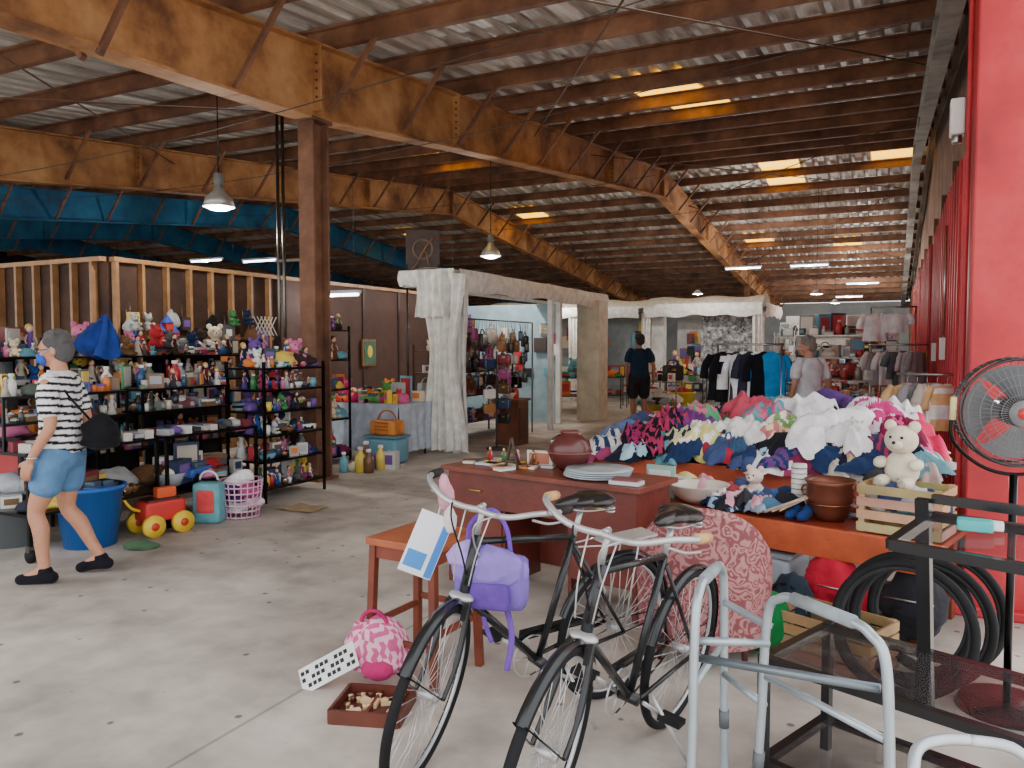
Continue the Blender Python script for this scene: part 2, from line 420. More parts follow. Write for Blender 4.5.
mb=MB(BM); mb.box((6.6,2.6,1.55),(.05,.16,.24),(225,225,220),'plastic'); mb.box((6.6,4.6,1.5),(.05,.16,.24),(215,215,210),'plastic'); mb.cyl((6.61,2.6,1.65),(6.61,2.6,2.9),.012,(200,200,195),'metal'); mb.obj('electrical_box',M=BM)
mb=MB(BM@T(6.76,-1.75)); mb.box((0,0,2.3),(.5,.5,4.6),mat='red_paint'); mb.box((0,0,.03),(.62,.62,.06),mat='red_paint'); mb.box((-.27,-.05,2.3),(.03,.03,4.4),mat='red_paint'); mb.obj('red_steel_column',M=BM,bevel=.012)
mb=MB(BM@T(6.44,-1.6,3.0)); mb.box((0,0,0),(.08,.12,.22),(225,225,225),'plastic'); mb.cyl((0,0,-.1),(0,0,-.16),.03,(150,150,150),'metal'); mb.obj('column_box',M=BM,bevel=.01)  # small white box mounted high on the red column
mb=MB(BM); H=2.75
mb.box((-3.2,3.9,H/2),(.02,8.4,H),mat='stud_back')
mb.box((-3.13,3.9,H-.03),(.1,8.4,.06),(176,130,84),'wood'); mb.box((-3.13,3.9,.03),(.1,8.4,.06),(150,110,70),'wood')
k=-.25
while k<2.7: mb.box((-3.13,k,H/2),(.09,.045,H),(170,124,80),'wood'); k+=.4
mb.box((-3.13,1.2,1.7),(.05,2.9,.05),(150,108,70),'wood')
mb.box((-3.16,5.45,H/2),(.06,5.3,H-.1),(80,56,48),'matte')
for k in (3.9,5.1,6.3,7.5): mb.box((-3.12,k,H/2),(.03,.06,H-.12),(62,42,36),'wood')
mb.box((-8.2,-.3,H/2),(10,.02,H),mat='stud_back'); mb.box((-8.2,-.37,H-.03),(10,.1,.06),(176,130,84),'wood')
k=-13
while k<-3.1: mb.box((k,-.37,H/2),(.045,.09,H),(164,120,78),'wood'); k+=.4
mb.obj('wall_partition',M=BM)
# ---------------------------------------------------------------- clutter generators
PAL=[(190,50,56),(220,125,60),(235,205,90),(70,135,80),(50,90,165),(110,80,150),(215,120,160),(240,240,235),(30,30,34),(120,85,58),(110,175,190),(180,180,176),(150,50,90),(240,222,190),(30,50,84),(205,205,200),(90,90,92),(60,45,40)]
CP=[(236,236,232),(40,40,48),(176,46,60),(66,80,120),(222,160,175),(130,46,76),(100,155,165),(225,208,130),(106,66,126),(190,190,190),(90,116,90),(232,232,240),(38,56,94),(220,130,105),(205,196,185),(60,60,64),(170,200,215),(236,200,205),(30,34,50),(150,60,100),(240,240,240)]
def plush(mb,p,h,col,ang=0,mat='cloth',q=2):
    M0=mb.M; mb.M=M0@T(*p)@RZ(ang)@Matrix.Scale(h,4)
    d=tuple(int(x*.8) for x in col)
    mb.sph((0,0,.27),(.24,.21,.28),col,mat,q); mb.sph((0,-.05,.7),(.23,.21,.21),col,mat,q)
    for s in(-1,1):
        mb.sph((s*.17,-.02,.9),(.09,.05,.09),col,mat,2); mb.sph((s*.25,-.14,.36),(.09,.18,.09),col,mat,2); mb.sph((s*.17,-.27,.1),(.1,.2,.1),col,mat,2)
        mb.sph((s*.08,-.24,.75),.025,(15,15,15),'gloss',1); mb.sph((s*.17,-.45,.1),(.07,.02,.07),d,mat,1)
    mb.sph((0,-.24,.65),(.1,.08,.075),tuple(min(255,x+12) for x in col),mat,2); mb.sph((0,-.32,.68),.03,(40,30,30),'gloss',1)
    mb.M=M0
def bottle(mb,p,h,col):
    r=h*.22; mb.lathe(p,[(0,0),(r,0),(r,h*.6),(r*.4,h*.78),(r*.4,h*.9)],col,'gloss',10); mb.cyl((p[0],p[1],p[2]+h*.88),(p[0],p[1],p[2]+h),r*.5,(240,240,240),'plastic',8)
def doll(mb,p,h,col,hair=(120,80,40)):
    x,y,z=p; mb.lathe((x,y,z),[(0,0),(h*.22,0),(h*.07,h*.5),(h*.1,h*.68),(h*.03,h*.74)],col,'cloth',10); mb.sph((x,y,z+h*.84),(h*.1,h*.1,h*.12),(230,185,160),'skin',2); mb.sph((x,y+h*.03,z+h*.88),(h*.12,h*.1,h*.12),hair,'cloth',2)
    for s in(-1,1): mb.tube([(x+s*h*.08,y,z+h*.66),(x+s*h*.18,y-h*.04,z+h*.5),(x+s*h*.16,y-h*.1,z+h*.38)],h*.025,(230,185,160),'skin',5)
def purse(mb,p,w,col,ang=0):
    M0=mb.M; mb.M=M0@T(*p)@RZ(ang)
    mb.rbox((0,0,w*.4),(w,w*.35,w*.75),col,'gloss',b=.3); mb.torus((0,0,w*.72),w*.3,w*.035,col,'gloss','y',0,pi,14,6); mb.box((0,-w*.17,w*.55),(w*.2,.012,w*.1),(210,180,90),'metal')
    mb.M=M0
def mug(mb,p,h,col):
    mb.lathe(p,[(0,0),(h*.38,0),(h*.42,h),(h*.37,h),(h*.34,h*.1),(0,h*.08)],col,'gloss',12); mb.torus((p[0]+h*.42,p[1],p[2]+h*.5),h*.25,h*.05,col,'gloss','y',-pi/2,pi/2,8,5)
def car(mb,p,L,col,ang=0):
    M0=mb.M; mb.M=M0@T(*p)@RZ(ang); mb.rbox((0,0,L*.22),(L,L*.42,L*.24),col,'gloss'); mb.rbox((0,0,L*.38),(L*.5,L*.36,L*.22),(60,80,100),'gloss')
    for a in(-1,1):
        for b in(-1,1): mb.cyl((a*L*.3,b*L*.16,L*.11),(a*L*.3,b*L*.23,L*.11),L*.11,(20,20,20),'rubber',10)
    mb.M=M0
def clutter(mb,x0,x1,y0,y1,z,n,size,seed,pal=PAL,kinds='bxptkmcr'):
    r=random.Random(seed)
    for i in range(n):
        x=x0+(x1-x0)*(i+.5+r.uniform(-.3,.3))/n; y=r.uniform(y0,y1); c=r.choice(pal); s=size*r.uniform(.6,1.3); k=r.choice(kinds); a=r.uniform(-.6,.6)
        if k=='b':
            h=s*r.uniform(.35,1); w=s*r.uniform(.4,1)
            R=Matrix.Rotation(a,3,'Z'); o=R@Vector((0,-s*.203,0))
            mb.box((x,y,z+h/2),(w,s*.4,h),c,'plastic',a); mb.box((x+o.x,y+o.y,z+h*.55),(w*.7,.006,h*.55),r.choice(pal),'plastic',a)
        elif k=='x':
            for q in range(3): mb.box((x,y,z+s*.08+q*s*.16),(s*.9,s*.6,s*.14),r.choice(pal),'matte',a+q*.1)
        elif k=='p': plush(mb,(x,y,z),s*1.15,c,a)
        elif k=='t': bottle(mb,(x,y,z),s*1.1,c)
        elif k=='d': doll(mb,(x,y,z),s*1.3,c,r.choice([(200,170,90),(60,40,30),(120,60,40)]))
        elif k=='k': mb.lathe((x,y,z),[(0,0),(s*.3,0),(s*.45,s*.35),(s*.42,s*.38),(s*.28,.01),(0,.01)],c,'gloss',14); mb.sph((x,y,z+s*.3),s*.24,r.choice(pal),'gloss',2)
        elif k=='m': mug(mb,(x,y,z),s*.6,c)
        elif k=='c': car(mb,(x,y,z),s*1.2,c,a)
        elif k=='r':
            mb.box((x,y,z+s*.5),(s*.7,.02,s),c,'wood',a); mb.box((x,y-.012,z+s*.5),(s*.55,.02,s*.82),r.choice(pal),'plastic',a)
        elif k=='u': purse(mb,(x,y,z),s,c,a)
        elif k=='s': mb.cloth((x,y,z+s*.15),(s*.6,s*.4,s*.4),c,seed+i,.35)
def shelf(M,L,D,zs,col=(50,49,50),H=None,wheels=False,r=.013,mat='metal',th=.022):
    mb=MB(M); H=H or max(zs); z0=.1 if wheels else 0
    for x in(0,L):
        for y in(0,D):
            mb.box((x,y,(H+z0)/2),(r*2,r*2,H-z0),col,mat)
            if wheels:
                mb.cyl((x-.015,y,.05),(x+.015,y,.05),.05,(25,25,25),'rubber',14); mb.box((x,y,.1),(.05,.04,.04),(120,120,120),'metal')
    for z in zs: mb.box((L/2,D/2,z-th/2),(L+r*2,D+r*2,th),col,mat)
    return mb
def rowframe(c,s,z=0): return BM@T(c,s,z)@RZ(pi/2)      # x->+s , y->-c
m=shelf(rowframe(.5,-3.75),1.1,.75,[.35,.8],wheels=True); m.obj('display_cart')
m=shelf(rowframe(.5,-2.55),1.05,.75,[.3,.8],wheels=True); m.obj('display_cart')
MUT=[(180,175,165),(60,60,70),(225,225,220),(120,90,60),(40,80,120),(150,155,160),(90,100,90),(200,190,170),(110,40,44)]
for k,(s0,L) in enumerate(((-3.75,1.1),(-2.55,1.05))):
    m=shelf(rowframe(.18,s0+.03,.8),L-.06,.32,[.2,.4],r=.01,H=.4); m.obj('tabletop_riser_shelf')
    m=MB(rowframe(.5,s0,0))
    for i in range(int(L/.1)):
        for jj in range(2):
            if random.random()<.8: m.box((.06+i*.1,.08+.14*jj,.83),(random.uniform(.06,.1),.12,random.uniform(.03,.09)),random.choice([(200,190,180),(120,40,50),(60,90,120),(170,170,175),(220,220,215),(50,50,54)]),'plastic',random.uniform(-.3,.3))
            else: m.cloth((.06+i*.1,.08+.14*jj,.83),(.06,.05,.05),random.choice(PAL),i)
    clutter(m,.05,L-.05,.36,.42,1.0,16,.11,20+k,MUT,'bmtxkd')
    clutter(m,.05,L-.05,.5,.58,1.0,14,.13,25+k,MUT,'bmtxkd')
    clutter(m,.05,L-.05,.36,.42,1.2,15,.12,30+k,MUT+PAL[:6],'bmrtxsd')
    clutter(m,.05,L-.05,.5,.6,1.2,11,.17,35+k,MUT+PAL[:6],'bmrtsd')
    m.obj('trinket_boxes')
    m=MB(rowframe(.5,s0,0)); clutter(m,.08,L-.08,.1,.18,.35,8,.24,40+k,MUT+PAL,kinds='bbxkrsc'); clutter(m,.08,L-.08,.35,.5,.35,7,.3,45+k,MUT+PAL,kinds='bsxkr'); m.obj('toy_boxes')
m=shelf(rowframe(.5,-1.38),.9,.5,[.15,.42,.68,.92,1.14,1.36],H=1.42); m.obj('wire_rack')
m=MB(rowframe(.5,-1.38))
for j,z in enumerate((.15,.42,.68,.92,1.14,1.36)):
    clutter(m,.05,.85,.06,.13,z,12,.13,60+j,kinds='pdtkmcbsd'); clutter(m,.05,.85,.2,.28,z,10,.17,70+j,kinds='pbtksd'); clutter(m,.05,.85,.36,.44,z,8,.22,65+j,kinds='psdbx')
clutter(m,.05,.85,.1,.4,1.36,8,.24,77,kinds='ppss')
m.obj('toy_figurines')
for k,s0 in enumerate((-3.6,-2.4,-1.2)):
    m=shelf(rowframe(-1.0,s0),1.1,.45,[.1,.5,.9,1.2,1.48],H=1.5,col=(60,54,52)); m.box((.55,.46,.75),(1.12,.02,1.5),(36,32,32)); m.obj('tall_shelf')
    m=MB(rowframe(-1.0,s0))
    for j,z in enumerate((.5,.9,1.2,1.48)): clutter(m,.06,1.04,.06,.12,z,12,.15,80+j+k*9,PAL+MUT,kinds='sprctxsdd'); clutter(m,.06,1.04,.2,.26,z,10,.2,280+j+k*9,PAL+MUT,kinds='prcsdx'); clutter(m,.06,1.04,.34,.4,z,8,.27,180+j+k*9,PAL+MUT,kinds='brpss')
    m.obj('toy_assortment')
m=MB(rowframe(-2.95,0))
rr=random.Random(5)
for i in range(22):
    x=rr.uniform(-.2,2.6); z=rr.uniform(1.3,1.95); c=rr.choice(PAL); k=rr.choice('brpsd')
    if k=='p': plush(m,(x,.02,z),.25,c)
    elif k=='d': doll(m,(x,.02,z),.3,c)
    elif k=='s': m.cloth((x,.04,z),(.12,.05,.16),c,i,.4)
    else:
        m.box((x,.05,z),(rr.uniform(.12,.25),.05,rr.uniform(.12,.3)),c,'plastic'); m.box((x,.02,z),(.1,.02,.1),rr.choice(PAL),'plastic')
    m.cyl((x,.1,z+.1),(x,.12,z+.25),.004,(200,200,200),'metal',5)
for i in range(5):
    m.beam((2.05+.08*i,.03,1.75),(2.25+.08*i,.03,2.05),.012,.01,(220,215,205)); m.beam((2.25+.08*i,.02,1.75),(2.05+.08*i,.02,2.05),.012,.01,(220,215,205))
for q in ((.3,1.62),(.5,1.62),(.4,1.75)): m.box((q[0],.0,q[1]),(.12,.12,.3),(205,50,44),'plastic'); m.lathe((q[0],0,q[1]+.15),[(.09,0),(0,.12)],(60,90,190),'plastic',8)
m.obj('hanging_toys')
m=MB(T(-3.62,6.9,1.48)@RZ(-.4)); m.sheet(lambda u,v:((u-.5)*.42*(1-.75*v**2)+.03*v+.02*math.sin(u*25),.16*math.sin(u*pi*2)*(1-v),v*.36+.02*math.sin(u*19)),24,10,(38,60,130),'cloth'); m.cloth((-.05,0,.1),(.22,.14,.22),(30,52,120),9,.35,4); m.obj('blue_tarp')
def tub(m,c,r0,r1,h,col,inner=(40,40,45)):
    m.lathe(c,[(0,0),(r0,0),(r1,h),(r1+.02,h),(r1+.02,h-.03),(r1+.005,h-.03)],col,'plastic',28); m.lathe(c,[(r1,h),(r1*.9,h*.85),(0,h*.8)],inner,'matte',28)
m=MB(T(-3.36,6.15)); tub(m,(0,0,.0),.19,.25,.48,(30,100,180)); clutter(m,-.15,.15,-.1,.1,.38,4,.2,3,kinds='sxc'); m.obj('blue_bucket')
m=MB(T(-4.0,6.2)); tub(m,(0,0,0),.2,.25,.45,(110,115,118)); m.cloth((0,0,.45),(.2,.2,.12),(200,200,205),4); m.obj('grey_waste_bin')
m=MB(T(-2.98,6.55)@RZ(.9)@Matrix.Scale(.84,4)); m.rbox((0,0,.24),(.42,.26,.2),(205,50,46),'plastic'); m.rbox((0,0,.33),(.34,.2,.06),(60,15,15),'plastic'); m.rbox((.05,-.0,.40),(.2,.1,.12),(225,90,40),'plastic')
for a in(-.15,.15):
    for b in(-.16,.16): m.cyl((a,b-.03,.11),(a,b+.03,.11),.11,(240,200,60),'plastic',20); m.cyl((a,b-.04,.11),(a,b+.04,.11),.04,(210,60,30),'plastic',12)
m.tube(catmull([(-.2,0,.25),(-.3,0,.3),(-.4,0,.45)]),.015,(240,190,40),'plastic'); m.obj('toy_wagon')
m=MB(T(-2.5,7.15))
for z in [.02+i*.055 for i in range(7)]: m.torus((0,0,z),.15+z*.12,.008,(220,170,195),'plastic','z',n=24,m=5)
for i in range(20):
    a=i*pi/10; m.cyl((.15*math.cos(a),.15*math.sin(a),.0),(.19*math.cos(a),.19*math.sin(a),.35),.006,(220,170,195),'plastic',5)
for i in range(8): m.cloth((random.uniform(-.08,.08),random.uniform(-.08,.08),.08+.04*i),(.11,.11,.08),random.choice([(235,235,235),(200,90,140),(90,60,120),(220,200,210)]),i)
m.obj('wire_hamper')
m=MB(T(-2.72,6.95)); m.rbox((0,0,.18),(.24,.18,.36),(110,170,180),'cloth'); m.rbox((.0,-.09,.2),(.15,.03,.2),(220,80,80),'cloth'); m.torus((0,0,.38),.08,.01,(230,230,230),'plastic','y',0,pi,12,5); m.obj('gift_bag')
m=MB(T(-2.9,6.02)); m.cloth((0,0,.02),(.14,.1,.05),(80,110,80),4); m.obj('green_rag')
m=MB(BM@T(1.0,-1.4)); m.sheet(lambda u,v:((u-.5)*.38,(v-.5)*.3,.012+.006*math.sin(u*9+v*7)),12,8,(176,150,112),'cloth'); m.obj('cardboard_scrap')
m=shelf(FR(-4.9,6.0,0,10),1.0,.6,[.4,.85]); m.obj('side_table'); m=MB(FR(-4.9,6.0,0,10)); clutter(m,.1,.9,.1,.2,.85,8,.24,91,kinds='pdks'); clutter(m,.1,.9,.35,.5,.85,6,.34,94,kinds='pbs'); clutter(m,.1,.9,.15,.4,.4,5,.3,92,kinds='bxr'); m.obj('plush_toys')
m=MB(rowframe(-3.05,5.2,1.45)); m.box((0,.02,0),(.42,.03,.52),(150,105,60),'wood'); m.box((0,0,0),(.34,.02,.44),(70,110,90)); m.sph((0,-.01,.02),(.08,.01,.12),(235,205,70)); m.obj('framed_picture')
m=MB(FR(-1.5,13.2,2.85,10)); m.box((0,0,.25),(.56,.03,.84),(66,46,38),'wood'); m.torus((0,-.03,.35),.16,.02,(120,100,84),'wood','y'); m.tube(catmull([(-.2,-.03,.0),(-.1,-.05,.1),(0,-.04,.3),(.1,-.05,.45),(.18,-.03,.55)]),.02,(130,96,70),'wood'); m.tube(catmull([(.18,-.03,-.05),(.1,-.05,.1),(.05,-.04,.3),(-.1,-.05,.42)]),.018,(110,80,60),'wood')
for x in(-.26,.26): m.cyl((x,0,-2.85),(x,0,.1),.02,(60,44,36),'wood',8)
m.obj('carved_wall_plaque')
m=MB(BM@T(-1.35,1.7))
m.box((.65,.4,.74),(1.4,.8,.04),(200,205,210))
for x in(.05,1.3):
    for y in(.05,.75): m.cyl((x,y,0),(x,y,.74),.018,(90,90,90),'metal')
m.sheet(lambda u,v:(-.06+1.42*u,-.02-.02*math.sin(u*40)*(1-v)-.03*(1-v),.1+.67*v),90,6,(190,200,212),'cloth')
m.sheet(lambda u,v:(1.37+.03*(1-v)+.02*math.sin(u*30)*(1-v),-.02+.84*u,.1+.67*v),50,6,(190,200,212),'cloth')
m.sheet(lambda u,v:(-.06+1.43*u,-.02+.84*v,.772),10,4,(200,206,214),'cloth'); m.obj('draped_table')
WP=[(220,60,60),(230,110,160),(240,200,60),(200,40,120),(90,160,80),(245,140,60)]
m=MB(BM@T(-1.35,1.7)); clutter(m,.05,1.25,.06,.2,.775,16,.18,101,WP,'pkbcs'); clutter(m,.05,1.25,.3,.4,.775,13,.24,103,WP,'pkbcs'); clutter(m,.05,1.25,.55,.7,.775,9,.34,102,WP+PAL,kinds='pkbr'); m.obj('party_toys')
m=MB(BM@T(-.05,1.5)); m.rbox((.0,0,.17),(.5,.34,.34),(110,160,178),'plastic'); m.box((0,0,.36),(.52,.36,.03),(90,135,150),'plastic'); m.obj('storage_tote')
m=MB(BM@T(-.05,1.5,.375)); m.rbox((0,0,.1),(.4,.28,.2),(225,140,60),'wood')
for i in range(4): m.torus((0,0,.03+i*.05),.17,.012,(200,110,40),'wood','z',n=20,m=5)
m.torus((0,0,.18),.15,.012,(200,110,40),'wood','y',0,pi,14,5); m.obj('orange_basket')
m=MB(BM@T(.1,.7)); clutter(m,-.2,.2,-.2,.1,0,6,.24,111,kinds='tkbt'); clutter(m,-.2,.25,.2,.4,0,5,.28,112,kinds='tkbt'); m.obj('floor_bottles')
m=shelf(rowframe(-.6,.9),.5,.4,[.1,.6,1.0,1.4,1.8],H=1.85); m.obj('wire_rack')
m=MB(rowframe(-.6,.9))
for j,z in enumerate((.1,.6,1.0,1.4,1.8)): clutter(m,.05,.45,.05,.12,z,5,.2,120+j,kinds='ptbsd'); clutter(m,.05,.45,.22,.35,z,4,.27,130+j,kinds='pts')
m.obj('toy_display')
m=MB(T(-1.98,11.3)); m.cloth((0,0,.22),(.2,.18,.28),(225,228,232),8,.3); m.obj('plastic_shopping_bag')
m=MB(BM@T(-.3,-.45))
m.cyl((0,0,.03),(0,0,1.5),.012,(60,60,60)); m.torus((0,0,.03),.12,.015,(60,60,60),'metal','z')
for i in range(9): m.tube(catmull([(0,0,1.5),(.08*math.cos(i*.7),.08*math.sin(i*.7),1.45),(.12*math.cos(i*.7),.12*math.sin(i*.7),1.1-.05*i)]),.02,[(220,110,170),(120,70,190),(200,60,120)][i%3],'cloth',6)
m.obj('scarf_stand')
# ---------------------------------------------------------------- booth 1
def drape(mb,p0,p1,z0,z1,amp,waves,col,pinch=0,zp=.5,nu=90,nv=24):
    p0=Vector(p0);p1=Vector(p1);d=p1-p0;t=d.normalized();nn=Vector((-t.y,t.x))
    def fn(u,v):
        w=1-pinch*math.exp(-((v-zp)/.3)**2)
        a=(u-.5)*w+.5
        q=p0+d*a; o=amp*math.sin(u*waves*2*pi+v*1.2)*(1.1-.4*v)+amp*.4*math.sin(u*waves*4.3+v*3)
        q=q+nn*o; return (q.x,q.y,z0+(z1-z0)*v+.01*math.sin(u*17))
    mb.sheet(fn,nu,nv,col,'cloth')
m=MB(BM)
BW=(230,230,224)
for c,s_ in ((.35,2.7),(.35,6.2)): m.box((c,s_,1.27),(.09,.09,2.54),BW)
m.box((.3,8.6,1.27),(.5,.55,2.54),(212,200,176))
m.box((-1.5,7.55,1.22),(2.95,.06,2.44),(150,178,190)); m.box((-.02,7.5,1.25),(.1,.1,2.5),BW)
m.box((.35,4.4,2.5),(.08,3.5,.08),BW); m.box((.35,7.6,2.5),(.08,2.8,.08),BW); m.box((-.1,2.7,2.5),(.9,.08,.08),BW); m.box((-.55,5.6,2.5),(.06,6,.06),BW)
m.sheet(lambda u,v:(-.6+1.0*u,2.6+6.2*v,2.62+.12*math.sin(pi*u)+.03*math.sin(v*14)),16,40,(236,236,230),'cloth')
m.obj('market_booth',M=BM)
m=MB(BM)
def val(mb,p0,p1,zt,h,col=(240,239,233),seed=0):
    p0=Vector(p0);p1=Vector(p1);t=(p1-p0).normalized();nn=Vector((t.y,-t.x))
    mb.sheet(lambda u,v:(*(p0+(p1-p0)*u+nn*(.05+.05*math.sin(v*2.5)+.015*math.sin(u*31+v*4)+.01*math.sin(u*13+seed)))[:2],zt-h*(1-v)*(1+.07*math.sin(u*23+seed)+.06*math.sin(u*9))),70,6,col,'cloth')
val(m,(.38,2.6),(.38,9.1),2.7,.3); val(m,(-.55,2.62),(.4,2.62),2.7,.22,seed=2)
m.obj('booth_valance',M=BM)
m=MB(BM); drape(m,(-.2,2.5),(.58,2.58),.05,2.62,.04,6,(238,236,228),pinch=.45,zp=.55)
drape(m,(.1,2.6),(.52,2.75),.02,2.5,.035,4,(230,228,220),pinch=.2)
drape(m,(-.22,2.45),(.3,2.47),2.0,2.68,.035,4,(238,236,228),pinch=.1)
m.obj('booth_curtain',M=BM)
m=shelf(rowframe(-.3,3.3),2.6,.5,[.3,.75,1.15,1.5],H=1.6,col=(70,50,40)); m.obj('booth_shelf')
m=MB(rowframe(-.3,3.3))
for j,z in enumerate((.3,.75,1.15,1.5)):
    clutter(m,.05,2.5,.02,.12,z,18,.2,140+j,kinds='uubpksd'); clutter(m,.05,2.5,.25,.4,z,13,.25,240+j,kinds='ubps')
BC=[(30,30,30),(150,60,110),(170,120,70),(40,60,90),(130,40,50),(225,220,210),(90,60,40),(60,60,60)]
for i in range(16):
    purse(m,(.1+i*.16,-.12,.9+.3*(i%3)),.2,random.choice(BC),.2)
m.obj('handbag_display')
m=MB(rowframe(.2,3.0)); rr=random.Random(8)
m.cyl((0,0,2.0),(2.7,0,2.0),.012,(120,120,120),'metal')
for x in (0,2.7): m.cyl((x,0,0),(x,0,2.0),.014,(120,120,120),'metal')
for i in range(30):
    x=.1+2.5*i/30; z=[1.6,1.25,.9,1.42][i%4]+rr.uniform(-.06,.06); w=rr.uniform(.19,.3); y=rr.uniform(-.06,.06)
    purse(m,(x,y,z),w,rr.choice(BC),rr.uniform(-.3,1.2)); m.cyl((x,y,z+w),(x,0,2.0),.004,(50,40,36),n=5)
m.obj('hanging_bags')
m=MB(rowframe(-1.2,5.6,1.75)); m.box((0,0,.1),(.7,.03,.22),(60,50,90)); m.box((0,-.02,.1),(.6,.02,.14),(200,150,60)); m.obj('booth_sign')
m=MB(BM@T(-.6,7.46,1.4)); rr=random.Random(12)
for i in range(26): m.box((rr.uniform(-2.2,.5),0,rr.uniform(-.5,.75)),(rr.uniform(.12,.28),.03,rr.uniform(.15,.32)),rr.choice(PAL),'plastic')
m.obj('pinned_goods')  # assorted goods pinned flat on the booth's rear panel
m=MB(BM@T(.62,4.0)); m.box((0,0,.35),(.4,.4,.7),(104,56,34),'wood'); m.box((0,-.0,.72),(.46,.46,.04),(120,70,42),'wood'); m.box((.21,0,.35),(.02,.3,.5),(80,42,24),'wood'); clutter(m,-.15,.15,-.1,.1,.74,4,.2,55,kinds='tmk'); m.obj('wooden_cabinet',bevel=.004)
m=MB(BM@T(.7,3.3)); m.cyl((0,0,0),(0,0,.03),.16,(60,60,60)); m.cyl((0,0,0),(0,0,1.5),.012,(60,60,60))
for i in range(14): purse(m,(.13*math.cos(i*2.1),.13*math.sin(i*2.1),.4+.075*i),.2,BC[i%8],i*2.1)
m.obj('handbag_stand')
for k,(c,s_) in enumerate(((-.6,11.5),(.1,12.6),(-1.4,10.6),(.9,14.0))):
    m=shelf(BM@T(c-.4,s_),1.0,.5,[.35,.8],col=(90,80,70)); m.obj('vendor_table'); m=MB(BM@T(c-.4,s_)); clutter(m,.05,.95,.05,.15,.8,8,.24,150+k,kinds='bxptksd'); clutter(m,.05,.95,.3,.4,.8,6,.4,190+k,kinds='prsbd'); clutter(m,.05,.95,.1,.35,.35,4,.35,160+k,kinds='bx'); m.obj('vendor_goods')
for x,y in ((3.25,17.9),(3.85,17.6)):
    m=MB(T(x,y)); tub(m,(0,0,0),.22,.28,.55,(240,215,60)); m.cloth((0,0,.5),(.22,.2,.15),(200,60,60),2); m.obj('yellow_bin')
m=MB(BM)
m.box((.0,15,1.3),(.35,.35,2.6),(236,236,232)); m.box((.9,15.4,1.3),(.9,.06,2.6),(190,190,188))
m.box((1.95,15.1,1.25),(1.5,.1,2.5),mat='stone_print'); m.box((2.75,15,1.3),(.18,.18,2.6),(232,232,228)); m.box((-2.5,15.4,1.3),(5,.1,2.6),(150,160,165))
m.sheet(lambda u,v:(-5.1+5.2*u,13.7+1.8*v,2.62+.28*math.sin(pi*v)+.03*math.sin(u*20)),40,10,(238,238,232),'cloth')
m.sheet(lambda u,v:(-.2+3.2*u,14.2+1.6*v,2.68+.28*math.sin(pi*v)+.03*math.sin(u*14)),30,10,(238,238,232),'cloth')
m.box((4,21,1.3),(2.4,.1,2.6),(190,190,188))
for c in (-4.5,-2.2): m.box((c,13.8,1.3),(.1,.1,2.6),BW)
for c in (-.1,2.95): m.box((c,14.3,1.33),(.08,.08,2.66),BW)
m.obj('vendor_booth_row',M=BM)
m=MB(BM); val(m,(-.2,14.2),(3.0,14.2),2.74,.34,seed=1); val(m,(-5,13.7),(-.2,13.7),2.67,.3,seed=3); val(m,(3.0,14.2),(3.0,17.5),2.74,.34,seed=4)
drape(m,(2.75,14.2),(3.05,14.3),.1,2.5,.03,3,(238,236,230)); drape(m,(-.3,14.2),(-.05,14.25),.1,2.5,.03,3,(238,236,230)); drape(m,(-2.3,13.7),(-2.0,13.75),.1,2.5,.03,3,(238,236,230)); m.obj('booth_valance',M=BM)
m=MB(BM)
rr=random.Random(11)
for i in range(16):
    m.box((-.0+rr.uniform(.5,1.3),15.33,rr.uniform(.7,2.0)),(.22,.04,.3),rr.choice(PAL),'plastic')
for i in range(30):
    m.box((rr.uniform(-4.6,-.3),15.3,rr.uniform(.6,2.2)),(rr.uniform(.15,.4),.04,rr.uniform(.2,.4)),rr.choice(PAL),'plastic')
m.obj('booth_pinned_goods',M=BM)
GP=[(245,245,245),(210,210,210),(60,60,64),(40,40,44),(180,130,100),(110,160,190),(200,80,90),(150,160,160),(235,235,230)]
for k,(c,s_,L) in enumerate(((3.3,15.5,2.6),(3.6,12.0,2.4),(3.2,18.5,3.0),(4.3,9.6,1.9),(1.0,9.5,.9))):
    zs=[.4,.9,1.35,1.8] if k!=4 else [.3,.8]
    m=shelf(BM@T(c,s_),L,.5,zs,H=1.9 if k!=4 else .8,col=(150,142,134)); m.obj('merchandise_rack')
    m=MB(BM@T(c,s_))
    for j,z in enumerate(zs): clutter(m,.05,L-.05,.03,.12,z,int(L*7),.22,170+j+5*k,GP,'bxtukrms'); clutter(m,.05,L-.05,.3,.4,z,int(L*5),.36,270+j+5*k,GP,'bxurs')
    m.obj('household_goods')
